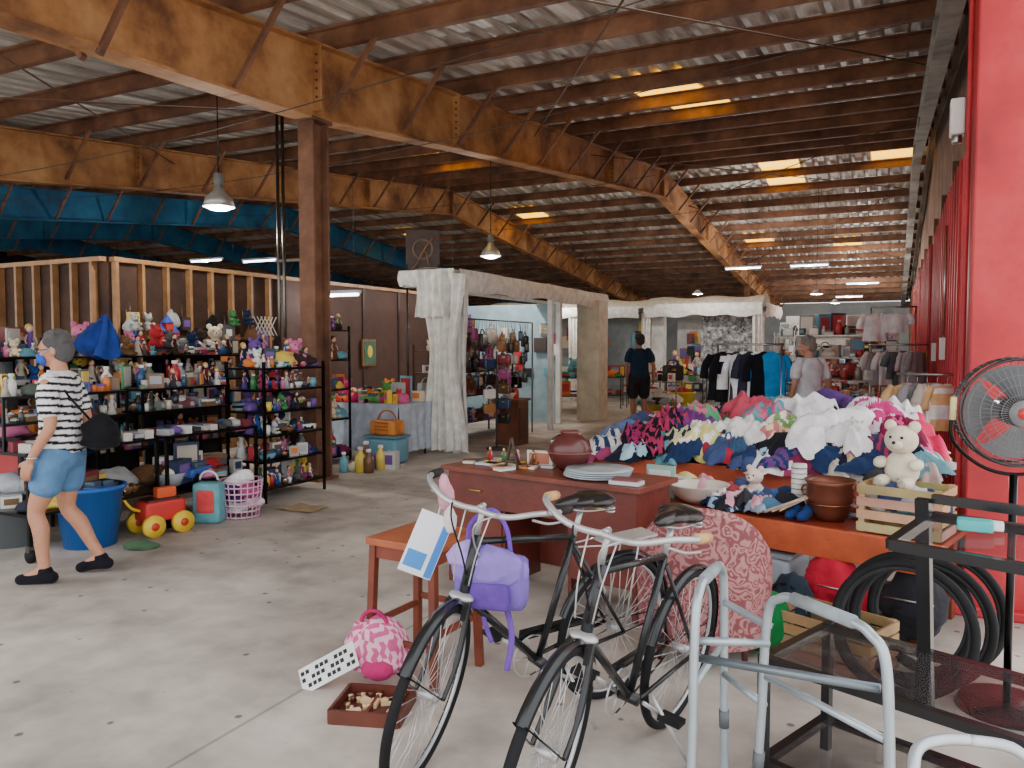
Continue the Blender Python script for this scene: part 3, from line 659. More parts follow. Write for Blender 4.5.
def garment(mb,p,ang,col,L=.6,W=.42,seed=0,hang=True,pat=None):
    M0=mb.M; mb.M=M0@T(*p)@RZ(ang); r=random.Random(seed)
    ph=r.uniform(0,6); n=28; secs=[(0,.12,.03),(.03,.3,.04),(.09,.95,.06),(.2,.9,.07),(.45,.86,.075),(.75,.9,.085),(1,.97,.09)]
    V=[];F=[]
    for (t,w,th) in secs:
        for j in range(n):
            a=2*pi*j/n; ff=1+.35*math.sin(a*5+ph)*t+.2*math.sin(a*9+ph*2)*t
            V.append((W/2*w*math.cos(a),th*math.sin(a)*ff,-L*t))
    for i in range(len(secs)-1):
        for j in range(n): F.append([i*n+j,i*n+(j+1)%n,(i+1)*n+(j+1)%n,(i+1)*n+j])
    cols=None
    if pat: cols=[pat if ((q//n)%2==0) else col for q in range(len(F))]
    mb.add(V,F,col,'cloth',True,cols)
    for s in(-1,1): mb.tube(catmull([(s*W*.4,0,-.07*L),(s*W*.56,.0,-.3*L),(s*W*.58,.02,-.55*L)],4),[.04]*3+[.05]*3+[.055]*3,col,'cloth',8)
    if hang: mb.tube(catmull([(0,0,0),(0,0,.05),(.02,0,.075),(0,0,.1),(-.02,0,.08)],4),.003,(200,200,200),'metal',5)
    mb.M=M0
def clothes_rack(x,y,deg,L,h,cols,name='clothes_rack',gl=.6,gap=.09,seed=0,ang=-.5):
    M=FR(x,y,0,deg); m=MB(M)
    m.cyl((0,0,h),(L,0,h),.014,(170,170,170),'metal')
    for a in(.03,L-.03):
        m.cyl((a,0,.05),(a,0,h),.014,(170,170,170),'metal'); m.cyl((a,-.25,.06),(a,.25,.06),.014,(120,120,120),'metal')
        for b in(-.25,.25): m.sph((a,b,.035),.03,(30,30,30),'rubber',2)
    k=.1;i=0;r=random.Random(seed)
    while k<L-.08:
        garment(m,(k,0,h-.09),pi/2+r.uniform(-.4,.4)+ang,cols[i%len(cols)],gl*r.uniform(.8,1.2),.42,i+seed,pat=(230,230,230) if r.random()<.12 else None); k+=gap; i+=1
    m.obj(name)
K=(24,24,28)
clothes_rack(2.66,10.2,-26,.85,1.6,[K,K,(60,60,66),(235,235,235),(50,50,66),(240,240,240),K,(30,130,190),(220,80,60),K,(215,90,60)],seed=3,ang=-.9,gap=.085,gl=.62)
clothes_rack(5.75,12.6,-26,.7,2.2,[(240,240,240),(225,228,232),(245,245,245)],seed=6,gap=.28,gl=.4,ang=-1.4)
clothes_rack(5.3,11.6,-30,.8,1.6,[(205,205,205),(150,150,155),(235,235,235),(100,110,120),(90,90,100)],seed=7,gl=.5)
clothes_rack(3.9,7.9,-40,.6,1.3,[(220,180,130),(150,150,155),(200,190,180),(235,235,235)],seed=8,gl=.4)
# ---------------------------------------------------------------- tables with clothing piles
FB=FR(.7,6.5,0,-28)
m=MB(FB); m.box((1.25,1.1,.63),(2.5,2.2,.04),(150,60,36),'wood'); m.box((1.25,-.01,.58),(2.54,.04,.16),(182,78,46),'wood'); m.box((-.01,1.1,.58),(.04,2.2,.16),(170,70,42),'wood')
for x in(.1,1.25,2.4):
    for y in(.1,1.1,2.1): m.box((x,y,.3),(.09,.09,.62),(130,56,34),'wood')
m.obj('clothing_table',bevel=.004)
m=MB(FB); rr=random.Random(21)
def mound(x,y):
    e=max(0,min(1,5*min(x+.1,2.6-x,y+.1,2.3-y)))
    return .655+e*(.07+.25*math.exp(-((x-1.3)/.9)**2-((y-1.25)/.8)**2)+.13*math.exp(-((x-2.1)/.4)**2-((y-.8)/.5)**2)+.08*math.exp(-((x-.3)/.35)**2-((y-.7)/.5)**2)+.035*math.sin(x*8+1)*math.sin(y*7+1))
m.sheet(lambda u,v:(2.5*u,2.2*v,mound(2.5*u,2.2*v)-.02),30,26,(60,54,66))
def rpat(rr):
    q=rr.random()
    if q<.18: return ('blot',rr.choice(CP),2.2)
    if q<.28: return ('stripe',rr.choice(CP),5)
    return None
N_=330
for i in range(N_):
    x=rr.uniform(.02,2.48); y=rr.uniform(.0,2.15)
    if i%5>1: y=rr.uniform(-.02,1.1)
    m.patch(x,y,rr.uniform(.12,.23),rr.uniform(0,6),rr.choice(CP),mound,i,lift=.085*i/N_,asp=rr.uniform(.4,.9),pat=rpat(rr),fold=rr.uniform(.02,.04),drop=.06,nr=10,na=40)
m.obj('clothing_pile')
m=MB(FB)
hg=[(.1,.22,.22,(90,104,140),None,.09),(.2,.45,.23,(66,76,108),None,.11),(.42,.2,.21,(180,54,96),('blot',(26,24,34),2.5),.11),(.5,.42,.22,(170,56,92),('blot',(40,30,44),2.5),.13),(.3,.1,.15,(150,40,90),('blot',(24,24,30),4),.09),
    (.85,.12,.21,(226,212,130),('blot',(250,246,236),2),.09),(.8,.3,.18,(236,226,160),('blot',(250,250,240),2.5),.11),(.98,.4,.22,(242,242,240),None,.13),(1.18,.25,.21,(235,232,228),None,.14),(1.3,.6,.23,(90,160,170),('blot',(215,110,140),2),.16),(1.5,.12,.16,(34,34,40),None,.1),(1.68,.25,.25,(246,244,244),None,.17),(1.78,.42,.24,(250,248,248),None,.2),
    (1.95,.2,.2,(240,238,238),None,.16),(1.55,.75,.24,(240,238,240),None,.18),(1.05,.9,.23,(200,80,100),None,.16),(2.1,.65,.24,(195,60,125),('stripe',(235,230,235),5),.17),(2.3,.45,.22,(130,44,76),('blot',(230,90,150),2.4),.14),(2.25,.95,.26,(232,232,230),None,.17),(1.85,1.0,.23,(90,60,120),None,.18),(.65,.75,.23,(225,120,150),('blot',(90,170,120),2),.15),(2.42,.7,.19,(230,60,110),None,.13),
    (.65,.12,.16,(40,44,60),('blot',(200,190,150),3),.09),(1.12,.06,.15,(60,90,120),None,.08),(2.2,.12,.18,(70,60,90),('stripe',(180,60,100),6),.1),(1.38,.3,.17,(210,120,130),('blot',(240,220,160),2.5),.13),(.7,.5,.19,(120,60,130),None,.14),(1.5,.45,.16,(120,160,90),('blot',(240,240,220),2.5),.15)]
for i,(x,y,R,c,pt,l) in enumerate(hg):
    m.patch(x,y,R,i*1.3,c,mound,600+i,lift=l,asp=.75,pat=pt,fold=.05,drop=.1,nr=14,na=56)
m.obj('heaped_garments')
FA=FR(.86,5.2,0,-42.3)
m=MB(FA); m.box((.9,.33,.53),(1.85,.66,.035),(150,58,36),'wood'); m.box((.9,-.015,.47),(1.88,.035,.17),(190,86,48),'wood'); m.box((-.01,.33,.47),(.035,.66,.17),(180,80,46),'wood')
for x in(.08,1.72):
    for y in(.06,.6): m.box((x,y,.26),(.08,.08,.52),(120,52,32),'wood')
m.box((.9,.5,.12),(1.7,.3,.03),(80,46,34),'wood')
m.obj('orange_bench_table',bevel=.004)
ZA=.552
m=MB(FA@T(.33,.2,ZA)); m.lathe((0,0,0),[(0,0),(.1,0),(.17,.05),(.19,.11),(.2,.12),(.18,.11),(.15,.05),(0,.02)],(222,210,196),'gloss',32); m.obj('enamel_basin')
m=MB(FA@T(1.17,.24,ZA)); m.lathe((0,0,0),[(0,0),(.08,0),(.11,.05),(.135,.14),(.13,.21),(.15,.235),(.14,.24),(.12,.21),(.1,.1),(0,.04)],(124,72,54),'alu',32)
for a in(0,pi): m.torus((.14*math.cos(a),0,.16),.03,.006,(150,90,60),'metal','y',n=16)
m.torus((0,0,.1),.128,.006,(170,110,80),'metal','z'); m.obj('copper_pot')
m=MB(FA@T(.04,.15,ZA)); m.box((.0,.05,.1),(.2,.03,.22),(150,190,180),'plastic',.2); m.box((.0,.03,.12),(.15,.02,.12),(225,225,215),'plastic',.2); m.box((.02,.2,.06),(.25,.16,.12),(235,235,230),'matte',.3); m.obj('boxed_goods')
m=MB(FA@T(.62,.42,ZA)); plush(m,(0,0,.0),.25,(228,206,192),-.1,q=3); m.obj('small_teddy_bear')
m=MB(FA); rr=random.Random(31)
flatA=lambda x,y: ZA
for i,(x,y,c,r) in enumerate(((.5,.12,(30,50,90),.12),(.66,.1,(40,42,50),.12),(.72,.2,(60,130,170),.12),(.8,.42,(60,110,170),.16),(.2,.45,(170,150,140),.14),(1.0,.5,(90,70,60),.16),(1.38,.45,(160,60,50),.16),(.45,.55,(190,80,90),.15),(.62,.2,(30,40,70),.13),(.08,.4,(90,70,60),.13),(.58,.05,(50,60,80),.1),(.78,.08,(150,170,190),.1),(.9,.18,(80,120,150),.11))):
    m.patch(x,y,r,i*1.1,c,flatA,300+i,lift=.05,fold=.035,drop=.05,pat=('blot',(150,180,200),4) if i%4==2 else None); m.patch(x+.03,y+.02,r*.8,i*2.1,rr.choice(CP),flatA,330+i,lift=.08,fold=.03,drop=.05)
m.obj('folded_textiles')
m=MB(FA@T(.95,.32,ZA)); m.lathe((0,0,0),[(0,0),(.045,0),(.045,.3),(0,.3)],(235,232,225),'cloth',18)
for i in range(9): m.torus((0,0,.02+.032*i),.046,.004,(170,160,150) if i%2 else (120,120,120),'matte','z',n=18,m=4)
m.obj('fabric_roll')
m=MB(FA@T(.9,.04,ZA))
for i in range(4): m.beam((-.08+.04*i,.0,.02+.012*i),(.16,-.02+.05*i,.13),.05,.01,(220,196,170),'wood')
m.obj('wooden_slats')
m=MB(FA@T(1.0,.1,ZA))
for i in range(2): m.sph((.0+.07*i,0,.03),(.03,.08,.03),(35,60,120),'cloth'); m.sph((.07*i,.05,.045),(.03,.04,.04),(35,60,120),'cloth')
m.obj('sneakers')
def crate(M,L=.42,W=.3,H=.26,col=(196,160,112)):
    m=MB(M)
    for x in(-L/2+.02,L/2-.02):
        for y in(-W/2+.02,W/2-.02): m.box((x,y,H/2),(.03,.03,H),col,'wood')
    for i in range(4):
        z=.03+i*(H-.06)/3
        for y in(-W/2,W/2): m.box((0,y,z),(L,.012,.048),tuple(int(q*random.uniform(.88,1.08)) for q in col),'wood')
        for x in(-L/2,L/2): m.box((x,0,z),(.012,W,.048),tuple(int(q*random.uniform(.85,1.05)) for q in col),'wood')
    for i in range(4): m.box((0,-W/2+.05+i*(W-.1)/3,.01),(L,.06,.012),col,'wood')
    return m
m=crate(FA@T(1.6,.2,ZA),.42,.3,.27,(200,160,116)); m.obj('wooden_crate')
m=MB(FA@T(1.6,.2,ZA+.02))
for i in range(5): m.cloth((-.12+.06*i,.02*(-1)**i,.12+.02*(i%2)),(.1,.09,.1),CP[(i*3)%15],400+i,.4)
m.obj('crate_contents')
m=MB(FA@T(1.56,.25,ZA+.24)); plush(m,(0,0,0),.38,(226,214,192),-.1,q=4); m.obj('white_teddy_bear')
m=MB(FR(1.55,4.75,0,-42)); m.rbox((0,0,.17),(.46,.34,.34),(160,168,176),'plastic'); m.box((0,0,.35),(.48,.36,.025),(130,138,146),'plastic'); m.obj('grey_storage_tote')
def duffel(x,y,col,name,sx=.4,sz=.24,deg=-40,seed=0,z=0):
    m=MB(FR(x,y,z,deg)); m.cloth((0,0,sz*.45),(sx*.55,.15,sz*.75),col,seed,.3,4)
    for b in(-.06,.06): m.torus((0,b,sz*.8),sx*.25,.011,tuple(int(q*.6) for q in col),'cloth','y',0,pi,16,6)
    m.rbox((0,-.12,sz*.4),(sx*.5,.05,sz*.5),tuple(int(q*.8) for q in col),'cloth'); m.tube(catmull([(-sx*.4,-.1,sz*.7),(0,-.15,sz*.75),(sx*.4,-.1,sz*.7)]),.005,(190,190,190),'metal',5)
    m.obj(name)
duffel(1.83,4.35,(190,36,58),'red_duffel_bag',.36,.34,seed=3); duffel(2.15,4.12,(50,50,56),'black_backpack',.3,.34,seed=5); duffel(1.3,4.0,(24,110,56),'green_bag',.26,.26,seed=7)
duffel(1.52,4.22,(40,50,60),'navy_bag',.26,.28,seed=9)
crate(FR(1.62,3.86,0,-50),.5,.3,.24,(160,130,102)).obj('wooden_crate')
def wheel(m,c,R=.335,tire=.018,n=32,rimcol=(190,190,192)):
    m.torus(c,R-tire,tire,(26,26,28),'rubber','y',n=64,m=10); m.torus(c,R-tire*2.1,.008,rimcol,'alu','y',n=64,m=6)
    m.cyl((c[0],c[1]-.035,c[2]),(c[0],c[1]+.035,c[2]),.018,(190,190,190),'alu',12)
    for i in range(n):
        a=2*pi*i/n; b=a+(.35 if i%2 else -.35); yy=.028*(1 if i%4<2 else -1)
        m.cyl((c[0]+.017*math.cos(b),c[1]+yy,c[2]+.017*math.sin(b)),(c[0]+(R-tire*2)*math.cos(a),c[1],c[2]+(R-tire*2)*math.sin(a)),.0012,(200,200,200),'alu',4)
for i,(x,y,dg,tl) in enumerate(((1.72,3.42,-38,16),(1.86,3.5,-30,18),(1.8,3.6,-45,22),(2.0,3.66,-36,24))):
    m=MB(FR(x,y,0,dg)@Matrix.Rotation(math.radians(-tl),4,'X')); m.torus((0,0,.31),.29,.021,(28,28,30),'rubber','y',n=64,m=10); m.torus((0,0,.31),.268,.012,(44,44,46),'rubber','y',n=64,m=6); m.obj('rubber_tire')
# ---------------------------------------------------------------- desk
FD=FR(-.45,5.2,0,-36.9)
DC=(104,42,32)
m=MB(FD); m.box((.73,.22,.77),(1.48,.5,.03),(118,54,38),'wood'); m.box((.73,.02,.64),(1.4,.025,.22),DC,'wood'); m.box((.73,.42,.42),(1.38,.02,.62),DC,'wood')
for x in(.04,1.42): m.box((x,.22,.38),(.03,.42,.75),DC,'wood')
for x in(.48,.98): m.box((x,.22,.4),(.025,.4,.7),DC,'wood')
m.box((.26,.02,.36),(.42,.02,.34),(110,46,34),'wood'); m.box((1.2,.02,.36),(.42,.02,.34),(110,46,34),'wood')
for x in(.26,1.2): m.cyl((x-.05,-.005,.5),(x+.05,-.005,.5),.007,(190,160,90),'metal'); m.cyl((x-.05,.0,.64),(x+.05,.0,.64),.007,(190,160,90),'metal')
m.obj('wooden_desk',bevel=.004)
ZD=.787
m=MB(FD@T(1.07,.18,ZD))
for i in range(4): m.lathe((.005*i,.003*i,.012*i),[(0,0),(.1,0),(.2,.012),(.205,.018),(.1,.008),(0,.006)],(180,188,192),'gloss',36)
m.obj('plate_stack')
m=MB(FD@T(.8,.3,ZD)@Matrix.Scale(1.2,4)); m.lathe((0,0,0),[(0,0),(.05,0),(.1,.05),(.118,.1),(.105,.16),(.065,.19),(.05,.195),(.05,.205),(.045,.205),(.04,.18),(0,.17)],(88,42,40),'gloss',32); m.torus((0,0,.1),.118,.005,(120,66,54),'gloss','z'); m.torus((0,0,.205),.048,.007,(110,58,50),'gloss','z',n=24)
m.obj('brown_clay_pot')
m=MB(FD); rr=random.Random(44)
for i in range(18):
    m.box((.06+.034*i,rr.uniform(.04,.42),ZD+.008),(rr.uniform(.06,.13),rr.uniform(.05,.1),.014),rr.choice([(225,210,190),(120,60,50),(200,200,205),(60,90,110),(230,225,215),(190,120,60),(50,46,44)]),'plastic',rr.uniform(0,2))
for i in range(5): m.torus((.2+.08*i,.2+.03*i,ZD+.02),.02,.006,(200,160,70),'metal','z',n=14,m=5)
for i in range(4): doll(m,(.15+.12*i,.3,ZD+.015),.09,PAL[i*3])
m.obj('jewelry_and_cards')
m=MB(FD@T(.42,.12,ZD)); m.beam((0,0,0),(.05,0,.2),.015,.01,(70,50,36),'wood'); m.beam((.1,0,0),(.05,0,.2),.015,.01,(70,50,36),'wood'); m.beam((.05,.1,0),(.05,0,.18),.012,.01,(70,50,36),'wood'); m.beam((.0,-.01,.05),(.1,-.01,.05),.02,.01,(70,50,36),'wood'); m.obj('display_easel')
m=MB(FD@T(.54,.34,ZD)); m.box((0,0,.05),(.18,.02,.1),(225,215,200),'plastic',.2); m.box((0,-.012,.05),(.14,.01,.07),(190,110,80),'plastic',.2); m.obj('small_sign')
m=MB(FD@T(1.34,.06,ZD)); m.box((0,0,.012),(.18,.1,.022),(205,205,210),'plastic',.1); m.box((0,0,.03),(.15,.09,.014),(120,60,60),'plastic',.2); m.obj('book_stack')
m=MB(FR(.98,3.95,0,-15)@Matrix.Scale(.94,4))
hz=lambda u:.28+.42*max(0,math.sin(pi*u))**.6
m.sheet(lambda u,v:((.34+.02*v)*math.cos(pi*u+pi),.30*math.sin(pi*u+pi),.12+hz(u)*v),40,12,(180,120,120),'mauve_paisley')
m.sheet(lambda u,v:(.27*math.cos(pi*u+pi),.24*math.sin(pi*u+pi),.12+hz(u)*v),40,12,(180,120,120),'mauve_paisley')
pts=[(.31*math.cos(pi*u+pi),.27*math.sin(pi*u+pi),.12+hz(u)) for u in [i/40 for i in range(41)]]
m.tube(pts,.035,mat='mauve_paisley',n=10); m.rbox((0,.06,.32),(.56,.5,.2),mat='mauve_paisley'); m.rbox((0,.05,.2),(.58,.52,.14),mat='mauve_paisley')
for x in(-.22,.22):
    for y in(-.14,.24): m.cyl((x,y,.14),(x,y,0),.022,(80,40,26),'wood',10,.014)
m.obj('upholstered_tub_chair')
m=MB(FR(-.42,3.72,0,-30)); SC=(118,54,34)
m.box((0,0,.66),(.4,.4,.035),(158,84,50),'wood')
for x in(-.17,.17):
    for y in(-.17,.17): m.beam((x*1.12,y*1.12,0),(x,y,.645),.036,.036,SC,'wood',up=(0,1,0))
for z,y in((.2,-.185),(.3,.185)): m.beam((-.18,y,z),(.18,y,z),.02,.03,SC,'wood')
for x in(-.185,.185): m.beam((x,-.18,.26),(x,.18,.26),.02,.03,SC,'wood')
for y in(-.17,.17): m.box((0,y,.61),(.34,.02,.06),SC,'wood')
for x in(-.17,.17): m.box((x,0,.61),(.02,.34,.06),SC,'wood')
m.obj('wooden_bar_stool',bevel=.003)
m=MB(FR(-.6,3.3,0,-8)); TC=(98,48,34)
m.box((0,0,.012),(.3,.26,.02),(84,40,32),'wood')
for a,b,c,d in((0,-.13,.3,.014),(0,.13,.3,.014),(-.15,0,.014,.26),(.15,0,.014,.26)): m.box((a,b,.03),(c,d,.06),TC,'wood')
m.box((0,.0,.03),(.012,.24,.03),TC,'wood')
rr=random.Random(9)
for i in range(20): m.lathe((rr.uniform(-.12,.12),rr.uniform(-.1,.1),.022),[(0,0),(.013,0),(.009,.012),(.013,.022),(0,.024)],rr.choice([(225,195,150),(210,170,120),(90,50,34)]),'wood',10)
for i in range(5): m.box((rr.uniform(-.1,.1),rr.uniform(-.09,.09),.032),(.06,.035,.02),(224,196,150),'wood',rr.uniform(0,3))
m.obj('wooden_game_tray')
m=MB(FR(-.64,3.62,0,-20)); m.cloth((0,0,.13),(.17,.12,.19),(205,90,140),12,.3,4,0,('check',(235,180,196),22)); m.torus((.0,-.02,.27),.07,.01,(180,40,100),'cloth','y',0,pi,14,6); m.sph((.06,-.1,.1),(.08,.05,.05),(190,50,110),'cloth'); m.obj('pink_backpack')
m=MB(T(-.8,3.46,.0)@RZ(-.4)@Matrix.Rotation(-.5,4,'X')@Matrix.Rotation(-.6,4,'Y')); m.box((0,0,.13),(.3,.006,.12),(228,228,224))
for i in range(3):
    for j in range(11):
        if (i*3+j*5)%4: m.box((-.132+.026*j,-.004,.098+.032*i),(.018,.003,.018),(30,30,32))
m.obj('printed_price_sign')
# ---------------------------------------------------------------- bicycles
def bicycle(rx,ry,fx,fy,lean,steer,frame=(26,28,30),grip=(205,160,110),name='bicycle',ext=True,bar=.27):
    ang=math.atan2(fy-ry,fx-rx)
    M=T(rx,ry)@RZ(ang)@Matrix.Rotation(math.radians(lean),4,'X')
    m=MB(M); WB=1.02; R=.335
    ch=(190,190,190)
    wheel(m,(0,0,R))
    bbp=(.44,0,.29); st=(.30,0,.80); ht=(.80,0,.86); hb=(.845,0,.66)
    t=.0145
    for a,b,r in((bbp,st,t),(st,ht,t*.9),(bbp,hb,t*1.05)): m.cyl(a,b,r,frame,'gloss',12)
    m.cyl((.842,0,.64),(.795,0,.885),.02,frame,'gloss',14)
    for s in(-1,1):
        m.cyl((.42,s*.035,.29),(0,s*.06,R),.009,frame,'gloss'); m.cyl((.305,s*.015,.77),(0,s*.06,R),.008,frame,'gloss')
    m.cyl((.44,-.04,.29),(.44,.04,.29),.022,frame,'gloss',14)
    m.cyl(st,(.27,0,.92),.012,ch,'alu')
    m.sph((.20,0,.95),(.09,.09,.03),(32,28,28),'gloss'); m.sph((.30,0,.95),(.12,.035,.028),(32,28,28),'gloss'); m.sph((.25,0,.952),(.1,.062,.026),(32,28,28),'gloss')
    for s in(-1,1):
        m.tube(catmull([(.38,0,.935),(.28,s*.03,.915),(.18,s*.05,.915)]),.004,ch,'alu',6); m.torus((.15,s*.05,.92),.017,.004,ch,'alu','z',n=14,m=5); m.torus((.15,s*.05,.905),.017,.004,ch,'alu','z',n=14,m=5)
    m.torus((.44,-.045,.29),.09,.004,ch,'alu','y',n=32,m=6)
    for i in range(5): a=i*2*pi/5; m.cyl((.44,-.045,.29),(.44+.09*math.cos(a),-.045,.29+.09*math.sin(a)),.004,ch,'alu',6)
    for s,a in((-1,.6),(1,.6+pi)):
        q=(.44+.17*math.cos(a),s*.07,.29+.17*math.sin(a)); m.cyl((.44,s*.06,.29),q,.008,ch,'alu'); m.box((q[0],s*.12,q[2]),(.06,.09,.02),(30,30,30),'rubber')
    m.tube([(.44,-.045,.38),(0,-.045,R+.035)],.004,(60,55,50),'metal',5); m.tube([(.44,-.045,.20),(0,-.045,R-.035)],.004,(60,55,50),'metal',5)
    m.beam((.5,-.06,.385),(.05,-.06,.375),.004,.05,frame,'gloss')
    def fender(c,a0,a1,Rr=.356,mt=m):
        V=[];F=[];n=28
        for i in range(n+1):
            a=a0+(a1-a0)*i/n
            for k in range(5):
                w=-.02+.01*k; rr_=Rr-.008*((k-2)/2)**2*1.6
                V.append((c[0]+rr_*math.cos(a),c[1]+w,c[2]+rr_*math.sin(a)))
        for i in range(n):
            for k in range(4): F.append([i*5+k,i*5+k+1,i*5+k+6,i*5+k+5])
        mt.add(V,F,frame,'gloss')
    fender((0,0,R),math.radians(20),math.radians(190))
    for s in(-1,1): m.cyl((0,s*.06,R),(-.355,s*.02,R+.0),.003,frame,'metal',5)
    if ext:
        m.box((-.02,0,.75),(.3,.1,.01),ch,'alu')
        for s in(-1,1): m.cyl((0,s*.06,R),(-.05,s*.05,.75),.004,ch,'alu',6); m.cyl((.13,s*.05,.75),(.29,s*.02,.76),.004,ch,'alu',6)
    gy=.2; m.cyl((.33,.03,.28),(.27,gy,.012+gy*math.tan(math.radians(-lean))),.008,ch,'alu')
    piv=Vector((.845,0,.66)); ax=Vector((-.045,0,.22)).normalized()
    m.M=M@Matrix.Translation(piv)@Matrix.Rotation(math.radians(steer),4,ax)@Matrix.Translation(-piv)
    ax_=(WB,0,R)
    wheel(m,ax_)
    for s in(-1,1): m.tube(catmull([(.86,s*.035,.65),(.90,s*.048,.52),(.95,s*.055,.42),(WB,s*.055,R)]),[.012]*12+[.009]*7,frame,'gloss',8)
    m.sph((.852,0,.655),(.03,.05,.018),ch,'alu')
    fender(ax_,math.radians(40),math.radians(150))
    for s in(-1,1): m.cyl((WB,s*.055,R),(WB+.27,s*.02,R+.23),.003,frame,'metal',5)
    m.cyl((.795,0,.885),(.775,0,1.0),.011,ch,'alu'); m.cyl((.775,0,.995),(.84,0,1.0),.012,ch,'alu')
    for s in(-1,1):
        p=catmull([(.84,0,1.0),(.85,s*.06,1.0),(.85,s*.13,1.01),(.80,s*.21,1.03),(.70,s*bar*.97,1.02),(.58,s*bar*1.02,1.0)],6)
        m.tube(p,.011,ch,'alu',10); m.cyl((.68,s*bar*.98,1.018),(.57,s*bar*1.03,.998),.017,grip,'rubber',12)
        m.tube(catmull([(.79,s*.2,1.0),(.72,s*.24,.975),(.62,s*bar,.96)]),.005,ch,'alu',6)
        m.tube(catmull([(.82,s*.05,.99),(.88,s*.04,.85),(.88,s*.03,.72)]),.003,ch,'alu',5)
        m.box((.89,s*.035,.62),(.03,.015,.06),(40,40,40),'rubber')
    m.tube(catmull([(.84,-.1,1.01),(.95,-.05,.98),(.93,.0,.86),(.84,.0,.74)]),.0035,(25,25,25),'rubber',5)
    m.tube(catmull([(.84,.1,1.01),(.97,.05,1.0),(.9,.03,.9),(.8,.03,.8)]),.0035,(190,190,190),'alu',5)
    m.obj(name)
    return m.M
B1=bicycle(.43,3.45,-.36,2.83,-7,33,grip=(44,40,40))
B2=bicycle(.66,3.2,.05,2.37,-8,10,ext=False)
HB=B1@Vector((.60,-.27,.96))
m=MB(T(HB.x+.03,HB.y,HB.z-.06)@RZ(.15)@Matrix.Rotation(.4,4,'Y')); m.box((.0,-.02,-.2),(.14,.004,.26),(240,242,245),'plastic'); m.box((.052,-.023,-.2),(.03,.003,.25),(60,130,210),'plastic'); m.box((-.02,-.023,-.27),(.08,.003,.07),(60,140,210),'plastic'); m.cyl((0,-.02,-.08),(-.02,0,.07),.003,(230,230,230)); m.obj('price_tag')
PB=B1@Vector((.74,.06,.76))
m=MB(T(*PB)@RZ(-.3)); m.rbox((.0,0,-.06),(.28,.1,.2),(122,98,180),'cloth',b=.34); m.cloth((.0,-.02,-.03),(.15,.07,.12),(140,118,196),31,.3,4); m.rbox((0,-.06,-.1),(.18,.05,.1),(104,72,160),'cloth',b=.3); m.cloth((-.08,-.03,.02),(.08,.05,.07),(176,150,220),11,.3,3)
m.tube(catmull([(-.08,0,.0),(-.09,0,.14),(.0,0,.21),(.06,0,.14),(.08,0,.0)]),.009,(110,74,180),'cloth'); m.tube(catmull([(.05,0,-.13),(.08,.0,-.26),(.06,0,-.4)]),.012,(120,84,180),'cloth'); m.tube(catmull([(-.04,0,-.13),(-.03,.0,-.22),(.0,0,-.3)]),.01,(120,84,180),'cloth'); m.obj('purple_backpack')
m=MB(T(*(B1@Vector((.78,-.16,1.0))))); m.cloth((0,0,-.02),(.03,.03,.09),(215,150,170),3,.4); m.cloth((.02,0,-.11),(.025,.025,.07),(230,215,215),4,.4); m.obj('pink_ribbon')
# ---------------------------------------------------------------- walker
AL=(172,182,188)
m=MB()
def U(a,b,h=.88,sp=.05):
    a=Vector(a);b=Vector(b);d=(b-a).normalized()
    p=[(a.x-d.x*sp,a.y-d.y*sp,.02),(a.x-d.x*sp*.4,a.y-d.y*sp*.4,.45),(a.x,a.y,.78),(a.x+d.x*.05,a.y+d.y*.05,h-.015),(a.x+d.x*.12,a.y+d.y*.12,h),(b.x-d.x*.12,b.y-d.y*.12,h),(b.x-d.x*.05,b.y-d.y*.05,h-.015),(b.x,b.y,.78),(b.x+d.x*sp*.4,b.y+d.y*sp*.4,.45),(b.x+d.x*sp,b.y+d.y*sp,.02)]
    m.tube(catmull(p,6),.0135,AL,'alu',12)
    g0=a+d*.1;g1=b-d*.1; m.cyl((g0.x,g0.y,h),(g1.x,g1.y,h),.018,(140,148,152),'rubber',14)
    for q,sg in((a,-1),(b,1)):
        m.cyl((q.x+sg*d.x*sp,q.y+sg*d.y*sp,0),(q.x+sg*d.x*sp,q.y+sg*d.y*sp,.04),.019,(120,115,110),'rubber',12); m.cyl((q.x+sg*d.x*sp*.6,q.y+sg*d.y*sp*.6,.3),(q.x+sg*d.x*sp*.5,q.y+sg*d.y*sp*.5,.36),.017,(90,95,98),'plastic',12)
    m.cyl((a.x,a.y,.6),(b.x,b.y,.6),.011,AL,'alu',10)
U((.53,2.22),(.70,2.54)); U((.93,1.9),(.755,2.27),.865)
m.tube(catmull([(.70,2.52,.74),(.74,2.42,.735),(.77,2.3,.74)]),.012,AL,'alu',10)
m.cyl((.54,2.24,.72),(.76,2.27,.70),.012,AL,'alu',10); m.cyl((.70,2.52,.5),(.76,2.3,.5),.012,AL,'alu',10)
m.cyl((.54,2.24,.67),(.925,1.92,.72),.012,(110,120,126),'alu',10)
m.obj('folding_walker')
m=MB()
m.tube(catmull([(.86,1.62,.0),(.88,1.66,.45),(.90,1.7,.58),(.93,1.75,.65),(1.0,1.78,.66),(1.08,1.8,.65)]),.0135,(190,196,200),'alu',12); m.tube(catmull([(1.08,1.8,.65),(1.2,1.8,.62),(1.25,1.8,.5),(1.27,1.8,.0)]),.0135,(190,196,200),'alu',12); m.obj('walking_frame')
